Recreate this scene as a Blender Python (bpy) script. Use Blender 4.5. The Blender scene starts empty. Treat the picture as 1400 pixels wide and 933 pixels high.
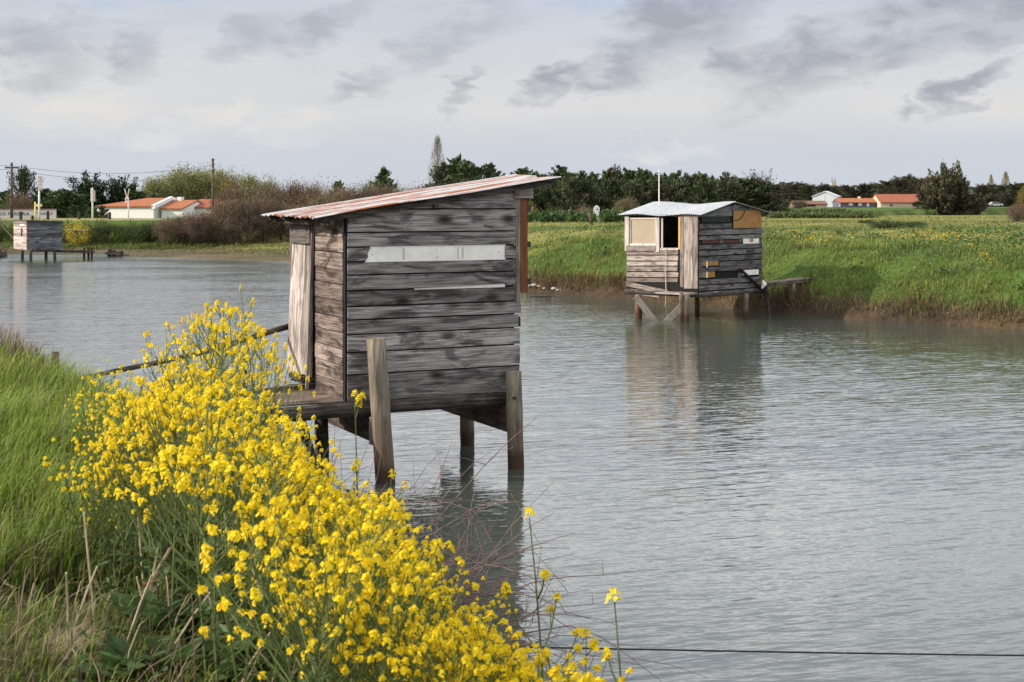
import bpy, bmesh, math, random
import numpy as np
from mathutils import Vector, Matrix

random.seed(7)
RNG = np.random.default_rng(11)
SC = bpy.context.scene
COL = SC.collection
R = math.radians
PI = math.pi

# ------------------------------------------------------------------ camera
EYE = 3.25
F = 1950.0            # focal length in photo pixels (photo is 1400 wide)
HX, HY = 700.0, 272.0  # where the horizon's centre stands in the photo
cam_d = bpy.data.cameras.new("camera")
cam = bpy.data.objects.new("camera", cam_d)
COL.objects.link(cam)
cam.location = (0, 0, EYE)
cam.rotation_euler = (R(90), 0, 0)
cam_d.sensor_width = 36
cam_d.lens = 36 * F / 1400
cam_d.shift_y = -(466.5 - HY) / 1400
cam_d.clip_end = 6000
cam_d.dof.use_dof = True
cam_d.dof.focus_distance = 18.5
cam_d.dof.aperture_fstop = 9
SC.camera = cam

# ------------------------------------------------------------------ world, sun, exposure
SUN_AZ_FROM = (-0.97, -0.12)     # horizontal direction towards the sun
SUN_EL = 27
sun_rot = math.atan2(SUN_AZ_FROM[0], SUN_AZ_FROM[1])
w = bpy.data.worlds.new("World")
SC.world = w
w.use_nodes = True
nt = w.node_tree
nt.nodes.clear()
N = nt.nodes.new
L = nt.links.new


def wmath(op, a, b=None, c=None, clamp=False):
    n = N('ShaderNodeMath'); n.operation = op; n.use_clamp = clamp
    for i, v in enumerate((a, b, c)):
        if v is None:
            continue
        if isinstance(v, (int, float)):
            n.inputs[i].default_value = v
        else:
            L(v, n.inputs[i])
    return n.outputs[0]


def wmix(f, a, b):
    n = N('ShaderNodeMix'); n.data_type = 'RGBA'
    for s, v in ((n.inputs[0], f), (n.inputs[6], a), (n.inputs[7], b)):
        if isinstance(v, tuple):
            s.default_value = (*v, 1)
        elif isinstance(v, (int, float)):
            s.default_value = v
        else:
            L(v, s)
    return n.outputs[2]


def wramp(f, stops):
    n = N('ShaderNodeValToRGB')
    el = n.color_ramp.elements
    while len(el) < len(stops):
        el.new(0.5)
    for e, (p, c) in zip(el, stops):
        e.position = p
        e.color = (*c, 1) if isinstance(c, tuple) else (c, c, c, 1)
    L(f, n.inputs[0])
    return n.outputs[0]


tc = N('ShaderNodeTexCoord')
sep = N('ShaderNodeSeparateXYZ'); L(tc.outputs['Generated'], sep.inputs[0])
dx, dy, dz = sep.outputs


def wnoise(scale, stretch, detail, rough, dist=0.0, off=(0, 0, 0)):
    mp = N('ShaderNodeMapping'); mp.inputs['Scale'].default_value = stretch
    mp.inputs['Location'].default_value = off
    L(tc.outputs['Generated'], mp.inputs[0])
    n = N('ShaderNodeTexNoise')
    n.inputs['Scale'].default_value = scale
    n.inputs['Detail'].default_value = detail
    n.inputs['Roughness'].default_value = rough
    n.inputs['Distortion'].default_value = dist
    L(mp.outputs[0], n.inputs['Vector'])
    return n.outputs['Fac'], n.outputs['Color']


nA, nAc = wnoise(9, (1, 1, 3.2), 7, 0.6, 0.2)
nB, nBc = wnoise(26, (1, 1, 2.2), 6, 0.58, 0.3, (3.1, 0, 1))
nC, nCc = wnoise(4, (1, 1, 4.5), 5, 0.55, 0.3, (1.7, 2, 0))
sepw = N('ShaderNodeSeparateXYZ'); L(nBc, sepw.inputs[0])
sepA = N('ShaderNodeSeparateXYZ'); L(nAc, sepA.inputs[0])
# directions warped by noise: ragged cloud edges
wx = wmath('ADD', dx, wmath('MULTIPLY_ADD', wmath('SUBTRACT', sepw.outputs[0], 0.5), 0.055, wmath('MULTIPLY', wmath('SUBTRACT', sepA.outputs[0], 0.5), 0.09)))
wz = wmath('ADD', dz, wmath('MULTIPLY_ADD', wmath('SUBTRACT', sepw.outputs[1], 0.5), 0.045, wmath('MULTIPLY', wmath('SUBTRACT', sepA.outputs[1], 0.5), 0.03)))
front = wmath('GREATER_THAN', dy, 0.0)


def ellipse_cloud(px, py, a, b, tilt):
    x0, z0 = (px - HX) / F, (HY - py) / F
    a, b = a / F, b / F
    t = R(tilt + 8)
    ex = wmath('SUBTRACT', wx, x0)
    ez = wmath('SUBTRACT', wz, z0)
    p = wmath('MULTIPLY_ADD', ez, math.sin(t) / a, wmath('MULTIPLY', ex, math.cos(t) / a))
    q = wmath('MULTIPLY_ADD', ez, math.cos(t) / b, wmath('MULTIPLY', ex, -math.sin(t) / b))
    d2 = wmath('MULTIPLY_ADD', p, p, wmath('MULTIPLY', q, q))
    return wmath('SUBTRACT', 1.0, d2, clamp=True)


def union(lst):
    acc = None
    for e in lst:
        m = ellipse_cloud(*e)
        acc = m if acc is None else wmath('MAXIMUM', acc, m)
    return wmath('MULTIPLY', acc, front)


dark_r = union([
    (765, 112, 75, 26, 10), (935, 28, 180, 64, 24), (1010, 84, 80, 44, 12), (1190, 48, 265, 62, 13), (1370, 20, 130, 50, 15),
    (1300, 128, 90, 26, 20), (1205, 155, 30, 14, 10), (850, 92, 60, 32, 30)])
dark_l = union([
    (95, 90, 66, 52, 20), (192, 82, 48, 52, 40), (345, 62, 66, 40, 25), (432, 48, 105, 26, 12),
    (620, 52, 115, 34, 22), (492, 116, 60, 20, 18), (640, 125, 36, 18, 30), (60, 60, 120, 26, 5)])
dark = wmath('MAXIMUM', dark_r, wmath('MULTIPLY', dark_l, 0.66))
bright = union([(288, 172, 36, 26, 0), (328, 168, 32, 22, 0), (130, 172, 85, 30, 5), (415, 180, 90, 18, 0),
                (920, 198, 90, 18, 0), (220, 190, 80, 14, 0)])
# general vertical layering of the cloud sheet
base = wramp(wmath('MULTIPLY', dz, 5.0, clamp=True), [
    (0.0, (0.60, 0.65, 0.73)), (0.17, (0.60, 0.645, 0.72)), (0.225, (0.645, 0.66, 0.70)), (0.30, (0.735, 0.72, 0.715)),
    (0.46, (0.695, 0.695, 0.71)), (0.66, (0.585, 0.625, 0.705)), (1.0, (0.66, 0.70, 0.78))])
# soft broad variation
base = wmix(wmath('MULTIPLY', wramp(nC, [(0.35, 0.0), (0.68, 1.0)]), 0.55), base, (0.58, 0.605, 0.655))
# blue gaps high up
gapm = wmath('MULTIPLY', wramp(nA, [(0.54, 0.0), (0.66, 1.0)]), wramp(wmath('MULTIPLY', dz, 5.0, clamp=True), [(0.52, 0.0), (0.68, 1.0)]))
base = wmix(wmath('MULTIPLY', gapm, 0.5), base, (0.44, 0.56, 0.72))
dm = wmath('MULTIPLY', wramp(dark, [(0.0, 0.0), (0.9, 1.0)]), wramp(wmath('MULTIPLY_ADD', nB, 0.6, wmath('MULTIPLY', nA, 0.4)), [(0.38, 0.25), (0.55, 1.0)]))
nD, _c = wnoise(14, (1, 1, 4.0), 7, 0.65, 0.6, (5, 1, 2))
veil = wmath('MULTIPLY', wramp(nD, [(0.46, 0.0), (0.66, 1.0)]), wramp(wmath('MULTIPLY', dz, 5.0, clamp=True), [(0.30, 0.0), (0.60, 1.0)]))
base = wmix(wmath('MULTIPLY', veil, 0.16), base, (0.42, 0.44, 0.50))
base = wmix(wmath('MULTIPLY', dm, 0.92), base, (0.36, 0.375, 0.435))
bmk = wmath('MULTIPLY', wramp(bright, [(0.0, 0.0), (0.8, 1.0)]), wramp(nB, [(0.36, 0.25), (0.58, 1.0)]))
base = wmix(wmath('MULTIPLY', bmk, 0.5), base, (0.80, 0.775, 0.745))
# higher than the picture: broken bright cloud
hi = wramp(dz, [(0.142, 0.0), (0.21, 1.0)])
high = wmix(wramp(nC, [(0.38, 0.0), (0.62, 1.0)]), (1.05, 1.12, 1.22), (1.85, 1.80, 1.74))
high = wmix(wmath('MULTIPLY', wramp(dz, [(0.22, 0.0), (0.34, 1.0)]), wramp(dz, [(0.45, 1.0), (0.7, 0.0)])), high, (0.92, 0.98, 1.10))
base = wmix(hi, base, high)

sky = N('ShaderNodeTexSky')
sky.sky_type = 'NISHITA'
sky.sun_disc = False
sky.sun_elevation = R(SUN_EL)
sky.sun_rotation = sun_rot
sky.air_density = 1.0
sky.dust_density = 1.5
bg_sky = N('ShaderNodeBackground'); bg_sky.inputs[1].default_value = 0.1
L(sky.outputs[0], bg_sky.inputs[0])
bg_cl = N('ShaderNodeBackground'); bg_cl.inputs[1].default_value = 1.0
L(base, bg_cl.inputs[0])
mixs = N('ShaderNodeMixShader'); mixs.inputs[0].default_value = 0.93
L(bg_sky.outputs[0], mixs.inputs[1]); L(bg_cl.outputs[0], mixs.inputs[2])
wo = N('ShaderNodeOutputWorld'); L(mixs.outputs[0], wo.inputs[0])

sd = bpy.data.lights.new("sun", 'SUN')
sd.energy = 5.0
sd.angle = R(0.8)
sd.color = (1.0, 0.88, 0.74)
sun = bpy.data.objects.new("sun", sd)
COL.objects.link(sun)
to_sun = Vector((SUN_AZ_FROM[0], SUN_AZ_FROM[1], 0)).normalized() * math.cos(R(SUN_EL)) + Vector((0, 0, math.sin(R(SUN_EL))))
sun.rotation_euler = to_sun.to_track_quat('Z', 'Y').to_euler()
sun.location = (-30, 0, 30)

SC.view_settings.view_transform = 'Standard'
SC.view_settings.look = 'None'
SC.view_settings.exposure = 0.1
SC.view_settings.gamma = 1.0
SC.render.engine = 'CYCLES'
SC.cycles.max_bounces = 6
SC.cycles.diffuse_bounces = 3
SC.cycles.glossy_bounces = 3
SC.cycles.transmission_bounces = 3
SC.cycles.transparent_max_bounces = 8
SC.cycles.use_denoising = True
SC.cycles.sample_clamp_indirect = 6


# ------------------------------------------------------------------ helpers
def P(px, py, Y):
    """point at depth Y seen at photo pixel (px, py)"""
    return Vector(((px - HX) / F * Y, Y, EYE - (py - HY) / F * Y))


def zat(py, Y):
    return EYE - (py - HY) / F * Y


def tag(o, label=None, cat=None, group=None, kind=None):
    if label: o['label'] = label
    if cat: o['category'] = cat
    if group: o['group'] = group
    if kind: o['kind'] = kind
    return o


def empty(name, loc=(0, 0, 0), rz=0.0):
    o = bpy.data.objects.new(name, None)
    o.empty_display_size = 0.2
    COL.objects.link(o)
    o.location = loc
    o.rotation_euler = (0, 0, rz)
    return o


def link(name, me, mat=None, parent=None):
    o = bpy.data.objects.new(name, me)
    COL.objects.link(o)
    if mat:
        if len(me.materials) == 0:
            me.materials.append(mat)
    if parent:
        o.parent = parent
    return o


def copy_tree(o, parent=None):
    c = o.copy()
    COL.objects.link(c)
    c.parent = parent
    for ch in list(o.children):
        copy_tree(ch, c)
    return c


class MB:
    """collects boxes, bars, tubes and plates into one mesh"""
    def __init__(self):
        self.v, self.f = [], []

    def add(self, verts, faces):
        k = len(self.v)
        self.v += [tuple(p) for p in verts]
        self.f += [tuple(k + i for i in f) for f in faces]
        return self

    def hexa(self, p):
        return self.add(p, [(0, 3, 2, 1), (4, 5, 6, 7), (0, 1, 5, 4), (1, 2, 6, 5), (2, 3, 7, 6), (3, 0, 4, 7)])

    def box(self, lo, hi, j=0.0):
        x0, y0, z0 = lo; x1, y1, z1 = hi
        p = [(x0, y0, z0), (x1, y0, z0), (x1, y1, z0), (x0, y1, z0), (x0, y0, z1), (x1, y0, z1), (x1, y1, z1), (x0, y1, z1)]
        if j:
            p = [(a + random.uniform(-j, j), b + random.uniform(-j, j), c + random.uniform(-j, j)) for a, b, c in p]
        return self.hexa(p)

    def plate(self, poly, axis, t0, t1):
        """polygon (list of 2-d points, counter clockwise) extruded along axis 'x','y','z' from t0 to t1"""
        def pt(a, b, t):
            return {'x': (t, a, b), 'y': (a, t, b), 'z': (a, b, t)}[axis]
        n = len(poly)
        vs = [pt(a, b, t0) for a, b in poly] + [pt(a, b, t1) for a, b in poly]
        fs = [tuple(range(n)), tuple(reversed(range(n, 2 * n)))]
        for i in range(n):
            j = (i + 1) % n
            fs.append((i, i + n, j + n, j))
        return self.add(vs, fs)

    def bar(self, p0, p1, wdt, hgt, up=(0, 0, 1)):
        p0, p1 = Vector(p0), Vector(p1)
        d = (p1 - p0).normalized()
        s = d.cross(Vector(up))
        if s.length < 1e-4:
            s = d.cross(Vector((1, 0, 0)))
        s.normalize()
        u = s.cross(d).normalized()
        s *= wdt / 2; u *= hgt / 2
        return self.hexa([p0 - s - u, p0 + s - u, p1 + s - u, p1 - s - u, p0 - s + u, p0 + s + u, p1 + s + u, p1 - s + u])

    def tube(self, pts, rad, n=6, cap=True):
        pts = [Vector(p) for p in pts]
        if not isinstance(rad, (list, tuple)):
            rad = [rad] * len(pts)
        k = len(self.v)
        ref = Vector((0.31, 0.17, 0.93))
        for i, p in enumerate(pts):
            d = (pts[min(i + 1, len(pts) - 1)] - pts[max(i - 1, 0)])
            d = d.normalized() if d.length > 1e-9 else Vector((0, 0, 1))
            a = d.cross(ref)
            if a.length < 0.05:
                a = d.cross(Vector((1, 0, 0)))
            a.normalize()
            b = d.cross(a)
            for q in range(n):
                t = 2 * PI * q / n
                self.v.append(tuple(p + (a * math.cos(t) + b * math.sin(t)) * rad[i]))
        for i in range(len(pts) - 1):
            for q in range(n):
                q2 = (q + 1) % n
                self.f.append((k + i * n + q, k + i * n + q2, k + (i + 1) * n + q2, k + (i + 1) * n + q))
        if cap:
            self.f.append(tuple(k + q for q in reversed(range(n))))
            e = k + (len(pts) - 1) * n
            self.f.append(tuple(e + q for q in range(n)))
        return self

    def mesh(self, name, smooth=False):
        me = bpy.data.meshes.new(name)
        me.from_pydata(self.v, [], self.f)
        me.validate()
        bm = bmesh.new(); bm.from_mesh(me)
        bmesh.ops.recalc_face_normals(bm, faces=bm.faces)
        if smooth:
            for f in bm.faces: f.smooth = True
        bm.to_mesh(me); bm.free()
        return me

    def build(self, name, mat, parent=None, smooth=False, bevel=0.0):
        o = link(name, self.mesh(name, smooth), mat, parent)
        if bevel:
            m = o.modifiers.new('bevel', 'BEVEL')
            m.width = bevel; m.segments = 2; m.limit_method = 'ANGLE'; m.angle_limit = R(50)
        return o


def array_mesh(name, verts, loops, totals, cols=None, smooth=False):
    """fast mesh from flat arrays"""
    me = bpy.data.meshes.new(name)
    verts = np.ascontiguousarray(verts, dtype=np.float32)
    loops = np.ascontiguousarray(loops, dtype=np.int32).ravel()
    totals = np.ascontiguousarray(totals, dtype=np.int32)
    me.vertices.add(len(verts)); me.vertices.foreach_set('co', verts.ravel())
    me.loops.add(len(loops)); me.loops.foreach_set('vertex_index', loops)
    me.polygons.add(len(totals))
    starts = np.zeros(len(totals), dtype=np.int32); starts[1:] = np.cumsum(totals)[:-1]
    me.polygons.foreach_set('loop_start', starts)
    me.polygons.foreach_set('loop_total', totals)
    if smooth:
        me.polygons.foreach_set('use_smooth', np.ones(len(totals), dtype=bool))
    me.update(calc_edges=True)
    if cols is not None:
        at = me.color_attributes.new('Col', 'FLOAT_COLOR', 'POINT')
        c = np.ones((len(verts), 4), dtype=np.float32); c[:, :3] = cols
        at.data.foreach_set('color', c.ravel())
    return me


def quads_mesh(name, v4, cols=None, smooth=False):
    """v4: (n,4,3)"""
    n = len(v4)
    c = None if cols is None else np.repeat(cols, 4, axis=0)
    return array_mesh(name, v4.reshape(-1, 3), np.arange(n * 4), np.full(n, 4), c, smooth)


def unit(v):
    return v / np.maximum(np.linalg.norm(v, axis=-1, keepdims=True), 1e-9)


def leaf_quads(c, d, nrm, ln, wd):
    """diamond-ish quads centred at c, long axis d, facing nrm"""
    d = unit(d); s = unit(np.cross(nrm, d))
    ln = np.reshape(ln, (-1, 1)); wd = np.reshape(wd, (-1, 1))
    return np.stack([c - d * ln / 2, c + s * wd / 2 - d * ln * .08, c + d * ln / 2, c - s * wd / 2 - d * ln * .08], axis=1)


def blades_mesh(name, p, h, wd, lean, az, c_root, c_tip, bend=1.0):
    """curved grass blades: p (n,3), h, wd, lean (horizontal reach / h), az"""
    n = len(p)
    side = np.stack([np.cos(az + PI / 2), np.sin(az + PI / 2), np.zeros(n)], 1) * (wd / 2)[:, None]
    out = np.stack([np.cos(az), np.sin(az), np.zeros(n)], 1)
    up = np.array([0, 0, 1.0])
    b0 = p - side; b1 = p + side
    m = p + up * (h * 0.55)[:, None] + out * (h * lean * 0.28)[:, None]
    m0 = m - side * .8; m1 = m + side * .8
    m2 = p + up * (h * 0.86)[:, None] + out * (h * lean * 0.65)[:, None]
    n0 = m2 - side * .45; n1 = m2 + side * .45
    t = p + up * (h * (1.0 - 0.12 * bend * lean))[:, None] + out * (h * lean * 1.05)[:, None]
    V = np.stack([b0, b1, m0, m1, n0, n1, t], 1).reshape(-1, 3)
    k = (np.arange(n) * 7)[:, None]
    lo = np.concatenate([k + np.array([[0, 1, 3, 2]]), k + np.array([[2, 3, 5, 4]]), k + np.array([[4, 5, 6]])], 1)
    tot = np.tile(np.array([4, 4, 3]), n)
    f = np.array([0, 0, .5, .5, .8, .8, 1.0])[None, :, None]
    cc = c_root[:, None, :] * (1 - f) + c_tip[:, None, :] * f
    return array_mesh(name, V, lo, tot, cc.reshape(-1, 3))


# ------------------------------------------------------------------ materials
class Mat:
    def __init__(self, name, rough=0.7, spec=0.3):
        self.m = bpy.data.materials.new(name)
        self.m.use_nodes = True
        self.t = self.m.node_tree
        self.t.nodes.clear()
        self.out = self.n('ShaderNodeOutputMaterial')
        self.b = self.n('ShaderNodeBsdfPrincipled')
        self.b.inputs['Roughness'].default_value = rough
        self.b.inputs['Specular IOR Level'].default_value = spec
        self.l(self.b.outputs[0], self.out.inputs[0])

    def n(self, t):
        return self.t.nodes.new(t)

    def l(self, a, b):
        self.t.links.new(a, b)

    def set(self, s, v):
        if isinstance(v, tuple):
            s.default_value = (*v, 1) if len(v) == 3 else v
        elif isinstance(v, (int, float)):
            s.default_value = v
        else:
            self.l(v, s)

    def coord(self, kind='Object', scale=(1, 1, 1), add=None, rot=(0, 0, 0)):
        tc = self.n('ShaderNodeTexCoord')
        src = tc.outputs[kind]
        if add is not None:
            va = self.n('ShaderNodeVectorMath'); va.operation = 'ADD'
            self.l(src, va.inputs[0]); self.l(add, va.inputs[1]); src = va.outputs[0]
        if rot != (0, 0, 0):
            mr = self.n('ShaderNodeMapping')
            mr.inputs['Rotation'].default_value = rot
            self.l(src, mr.inputs[0]); src = mr.outputs[0]
        mp = self.n('ShaderNodeMapping')
        mp.inputs['Scale'].default_value = scale
        self.l(src, mp.inputs[0])
        return mp.outputs[0]

    def noise(self, vec, scale=5, detail=4, rough=0.55, dist=0.0):
        n = self.n('ShaderNodeTexNoise')
        n.inputs['Scale'].default_value = scale
        n.inputs['Detail'].default_value = detail
        n.inputs['Roughness'].default_value = rough
        n.inputs['Distortion'].default_value = dist
        self.l(vec, n.inputs['Vector'])
        return n.outputs['Fac']

    def ramp(self, f, stops):
        n = self.n('ShaderNodeValToRGB')
        el = n.color_ramp.elements
        while len(el) < len(stops):
            el.new(0.5)
        for e, (p, c) in zip(el, stops):
            e.position = p
            e.color = (*c, 1) if isinstance(c, tuple) else (c, c, c, 1)
        self.set(n.inputs[0], f)
        return n.outputs[0]

    def mix(self, f, a, b, mode='MIX'):
        n = self.n('ShaderNodeMix'); n.data_type = 'RGBA'; n.blend_type = mode
        self.set(n.inputs[0], f); self.set(n.inputs[6], a); self.set(n.inputs[7], b)
        return n.outputs[2]

    def math(self, op, a, b=None, c=None, clamp=False):
        n = self.n('ShaderNodeMath'); n.operation = op; n.use_clamp = clamp
        for i, v in enumerate((a, b, c)):
            if v is not None: self.set(n.inputs[i], v)
        return n.outputs[0]

    def island(self):
        g = self.n('ShaderNodeNewGeometry')
        return g.outputs['Random Per Island']

    def island_vec(self, k=37.0):
        r = self.island()
        c = self.n('ShaderNodeCombineXYZ')
        self.l(self.math('MULTIPLY', r, k), c.inputs[0])
        self.l(self.math('MULTIPLY', r, k * 1.7), c.inputs[1])
        self.l(self.math('MULTIPLY', r, k * 2.3), c.inputs[2])
        return c.outputs[0]

    def color(self, c):
        self.set(self.b.inputs['Base Color'], c); return self

    def bump(self, h, strength=0.5, dist=0.01):
        n = self.n('ShaderNodeBump')
        n.inputs['Strength'].default_value = strength
        n.inputs['Distance'].default_value = dist
        self.set(n.inputs['Height'], h)
        self.l(n.outputs[0], self.b.inputs['Normal'])
        return self


def plain(name, c, rough=0.7, var=0.25, scale=6):
    m = Mat(name, rough)
    nz = m.noise(m.coord(), scale, 5, 0.6)
    lo = tuple(v * (1 - var) for v in c); hi = tuple(min(1, v * (1 + var)) for v in c)
    m.color(m.ramp(nz, [(0.3, lo), (0.7, hi)]))
    return m.m


def wood(name, axis, dark, mid, light, knots=0.75, wet=None, stain=0.6, bump=0.6):
    m = Mat(name, 0.85, 0.15)
    off = m.island_vec()
    k = {'x': (2.0, 42, 42), 'y': (42, 2.0, 42), 'z': (42, 42, 2.0)}[axis]
    k2 = {'x': (1.7, 6, 6), 'y': (6, 1.7, 6), 'z': (6, 6, 1.7)}[axis]
    k3 = {'x': (1.9, 0.0, 4.0), 'y': (0.0, 1.9, 4.0), 'z': (4.0, 0.0, 1.9)}[axis]
    g = m.noise(m.coord('Object', k, off), 1.0, 6, 0.65, 0.5)
    blot = m.noise(m.coord('Object', k2, off), 1.0, 5, 0.6, 0.8)
    fine = m.noise(m.coord('Object', tuple(v * 2.2 for v in k), off), 1.0, 4, 0.7)
    col = m.ramp(g, [(0.30, dark), (0.47, mid), (0.66, light)])
    # plank to plank difference of shade
    r = m.island()
    col = m.mix(1.0, col, m.ramp(r, [(0.0, (0.45, 0.43, 0.425)), (0.5, (0.92, 0.90, 0.89)), (1.0, (1.42, 1.39, 1.37))]), 'MULTIPLY')
    # dark weather blotches
    col = m.mix(m.math('MULTIPLY', m.ramp(blot, [(0.50, 0.0), (0.60, 1.0)]), stain), col, tuple(v * 0.4 for v in dark))
    col = m.mix(m.math('MULTIPLY', m.ramp(fine, [(0.52, 0.0), (0.68, 1.0)]), 0.4), col, dark)
    # knots
    vo = m.n('ShaderNodeTexVoronoi'); vo.feature = 'F1'
    vo.inputs['Scale'].default_value = 1.0
    vo.inputs['Randomness'].default_value = 1.0
    warp = m.coord('Object', k3, off)
    m.l(warp, vo.inputs['Vector'])
    dist = m.math('ADD', vo.outputs['Distance'], m.math('MULTIPLY', m.math('SUBTRACT', blot, 0.5), 0.35))
    kn = m.ramp(dist, [(0.09, 1.0), (0.15, 0.75), (0.28, 0.0)])
    col = m.mix(m.math('MULTIPLY', kn, knots), col, (dark[0] * .5, dark[1] * .42, dark[2] * .38))
    if wet:
        tcn = m.n('ShaderNodeTexCoord'); sp = m.n('ShaderNodeSeparateXYZ'); m.l(tcn.outputs['Object'], sp.inputs[0])
        zz = m.math('ADD', sp.outputs[2], m.math('MULTIPLY', m.math('SUBTRACT', blot, 0.5), 0.25))
        col = m.mix(m.ramp(zz, [(0.14, 1.0), (0.27, 0.0)]), col, wet[0])
        col = m.mix(m.math('MULTIPLY', m.ramp(zz, [(0.35, 1.0), (0.75, 0.0)]), 0.55), col, wet[1])
    m.color(col)
    m.bump(m.math('ADD', g, m.math('MULTIPLY', kn, -0.5)), bump, 0.006)
    return m.m


def foliage(name, trans=0.35, rough=0.55, var=0.25):
    """leaves: diffuse + some light through, colour from the mesh's own leaf colours"""
    m = Mat(name, rough, 0.25)
    a = m.n('ShaderNodeAttribute'); a.attribute_name = 'Col'
    nz = m.noise(m.coord('Object', (1, 1, 1)), 1.3, 3, 0.6)
    c = m.mix(1.0, a.outputs['Color'], m.ramp(nz, [(0.3, 1 - var), (0.7, 1 + var)]), 'MULTIPLY')
    m.color(c)
    tr = m.n('ShaderNodeBsdfTranslucent'); m.l(c, tr.inputs[0])
    mx = m.n('ShaderNodeMixShader'); mx.inputs[0].default_value = trans
    m.l(m.b.outputs[0], mx.inputs[1]); m.l(tr.outputs[0], mx.inputs[2])
    m.l(mx.outputs[0], m.out.inputs[0])
    return m.m


def corrugated(name, axis, rust_amt, base=(0.50, 0.51, 0.52)):
    m = Mat(name, 0.45, 0.4)
    k = {'x': (0.38, 7, 1), 'y': (7, 0.38, 1)}[axis]
    kf = {'x': (6, 40, 10), 'y': (40, 6, 10)}[axis]
    off = m.island_vec(11)
    st = m.noise(m.coord('Object', k, off), 1.0, 5, 0.6, 0.6)
    pt = m.noise(m.coord('Object', (3, 3, 3), off), 1.0, 6, 0.65, 0.4)
    fi = m.noise(m.coord('Object', kf), 1.0, 4, 0.6)
    g = m.ramp(fi, [(0.3, tuple(v * .75 for v in base)), (0.7, tuple(min(1, v * 1.15) for v in base))])
    ru = m.ramp(fi, [(0.25, (0.11, 0.035, 0.015)), (0.55, (0.30, 0.098, 0.035)), (0.8, (0.38, 0.16, 0.07))])
    s = m.math('ADD', m.math('MULTIPLY', st, 0.85), m.math('MULTIPLY', pt, 0.22))
    msk = m.ramp(s, [(rust_amt - 0.02, 0.0), (rust_amt + 0.035, 1.0)])
    m.color(m.mix(msk, g, ru))
    m.set(m.b.inputs['Roughness'], m.ramp(msk, [(0.0, 0.42), (1.0, 0.85)]))
    m.bump(fi, 0.25, 0.004)
    return m.m


M = {}
# weathered boards: shaded side of the near hut, its door side, and so on
M['side_x'] = wood('weathered_grey_boards', 'x', (0.045, 0.039, 0.038), (0.225, 0.207, 0.203), (0.46, 0.435, 0.425), knots=.95, stain=.66)
M['front_y'] = wood('weathered_brown_boards', 'y', (0.045, 0.032, 0.026), (0.185, 0.148, 0.128), (0.36, 0.31, 0.275), stain=.75)
M['post_z'] = wood('pole_wood', 'z', (0.07, 0.055, 0.042), (0.20, 0.17, 0.13), (0.30, 0.27, 0.21), knots=0.2, stain=0.35,
                   wet=((0.018, 0.016, 0.014), (0.10, 0.055, 0.035)))
M['beam_x'] = wood('beam_wood', 'x', (0.022, 0.018, 0.016), (0.06, 0.05, 0.045), (0.12, 0.105, 0.09))
M['beam_y'] = wood('cross_beam_wood', 'y', (0.025, 0.018, 0.015), (0.075, 0.055, 0.045), (0.14, 0.115, 0.095))
M['deck_x'] = wood('deck_boards', 'x', (0.06, 0.045, 0.035), (0.17, 0.135, 0.11), (0.28, 0.23, 0.19))
M['pole_wood'] = wood('round_pole', 'x', (0.04, 0.032, 0.028), (0.11, 0.09, 0.075), (0.20, 0.165, 0.135), knots=0.1)
M['trim_red'] = wood('red_brown_board', 'z', (0.13, 0.050, 0.024), (0.23, 0.092, 0.045), (0.30, 0.125, 0.062), knots=0.15, stain=0.2)
M['pale_x'] = wood('pale_bare_board', 'x', (0.13, 0.115, 0.10), (0.33, 0.29, 0.255), (0.46, 0.41, 0.365), knots=0.4, stain=0.3)
M['pale_y'] = wood('pale_bare_board_cross', 'y', (0.10, 0.08, 0.07), (0.30, 0.26, 0.235), (0.46, 0.41, 0.375), knots=0.6, stain=0.5)
M['pale_z'] = wood('pale_bare_board_upright', 'z', (0.10, 0.08, 0.068), (0.29, 0.25, 0.222), (0.45, 0.40, 0.36), knots=0.4, stain=0.55)
M['dark_x'] = wood('dark_grey_boards', 'x', (0.034, 0.032, 0.033), (0.145, 0.138, 0.138), (0.30, 0.288, 0.285))  # dark neutral grey boards
M['grey_x'] = wood('slate_grey_boards', 'x', (0.05, 0.05, 0.058), (0.13, 0.13, 0.145), (0.22, 0.22, 0.24))
M['white_frame'] = wood('flaking_white_paint_wood', 'z', (0.24, 0.21, 0.185), (0.48, 0.44, 0.40), (0.62, 0.58, 0.54), knots=0.1, stain=0.25)
M['black'] = plain('black_gap', (0.012, 0.011, 0.011), 0.9)  # also on the backing sheets, standing in for shade behind the boards
M['iron'] = plain('dark_iron', (0.05, 0.035, 0.03), 0.6, 0.4, 30)
M['tarp'] = plain('black_tarp', (0.02, 0.02, 0.023), 0.35)
M['maroon'] = plain('maroon_board', (0.085, 0.03, 0.028), 0.7)
M['orange_board'] = plain('orange_board', (0.36, 0.18, 0.06), 0.7, 0.2, 8)
M['ochre'] = plain('ochre_board', (0.34, 0.18, 0.05), 0.7, 0.25, 12)
M['white_board'] = plain('white_board', (0.84, 0.82, 0.74), 0.6, 0.12, 5)
M['screen'] = plain('beige_screen', (0.36, 0.30, 0.22), 0.8, 0.08, 3)
M['yellow_strip'] = plain('yellow_plastic', (0.62, 0.36, 0.05), 0.6, 0.1)
M['rope'] = plain('pale_rope', (0.50, 0.46, 0.40), 0.9)
M['white_pole'] = plain('white_painted_pole', (0.72, 0.71, 0.68), 0.5, 0.06)
M['rust_roof'] = corrugated('rusty_corrugated_iron', 'x', 0.535, (0.47, 0.48, 0.49))
M['zinc_roof'] = corrugated('grey_corrugated_iron', 'x', 0.80, (0.50, 0.52, 0.54))
M['cable'] = plain('black_cable', (0.012, 0.012, 0.013), 0.5)
M['stone'] = plain('pale_stone', (0.48, 0.44, 0.38), 0.9, 0.35, 7)
M['leaf'] = foliage('grass_leaf', 0.35)
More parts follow.
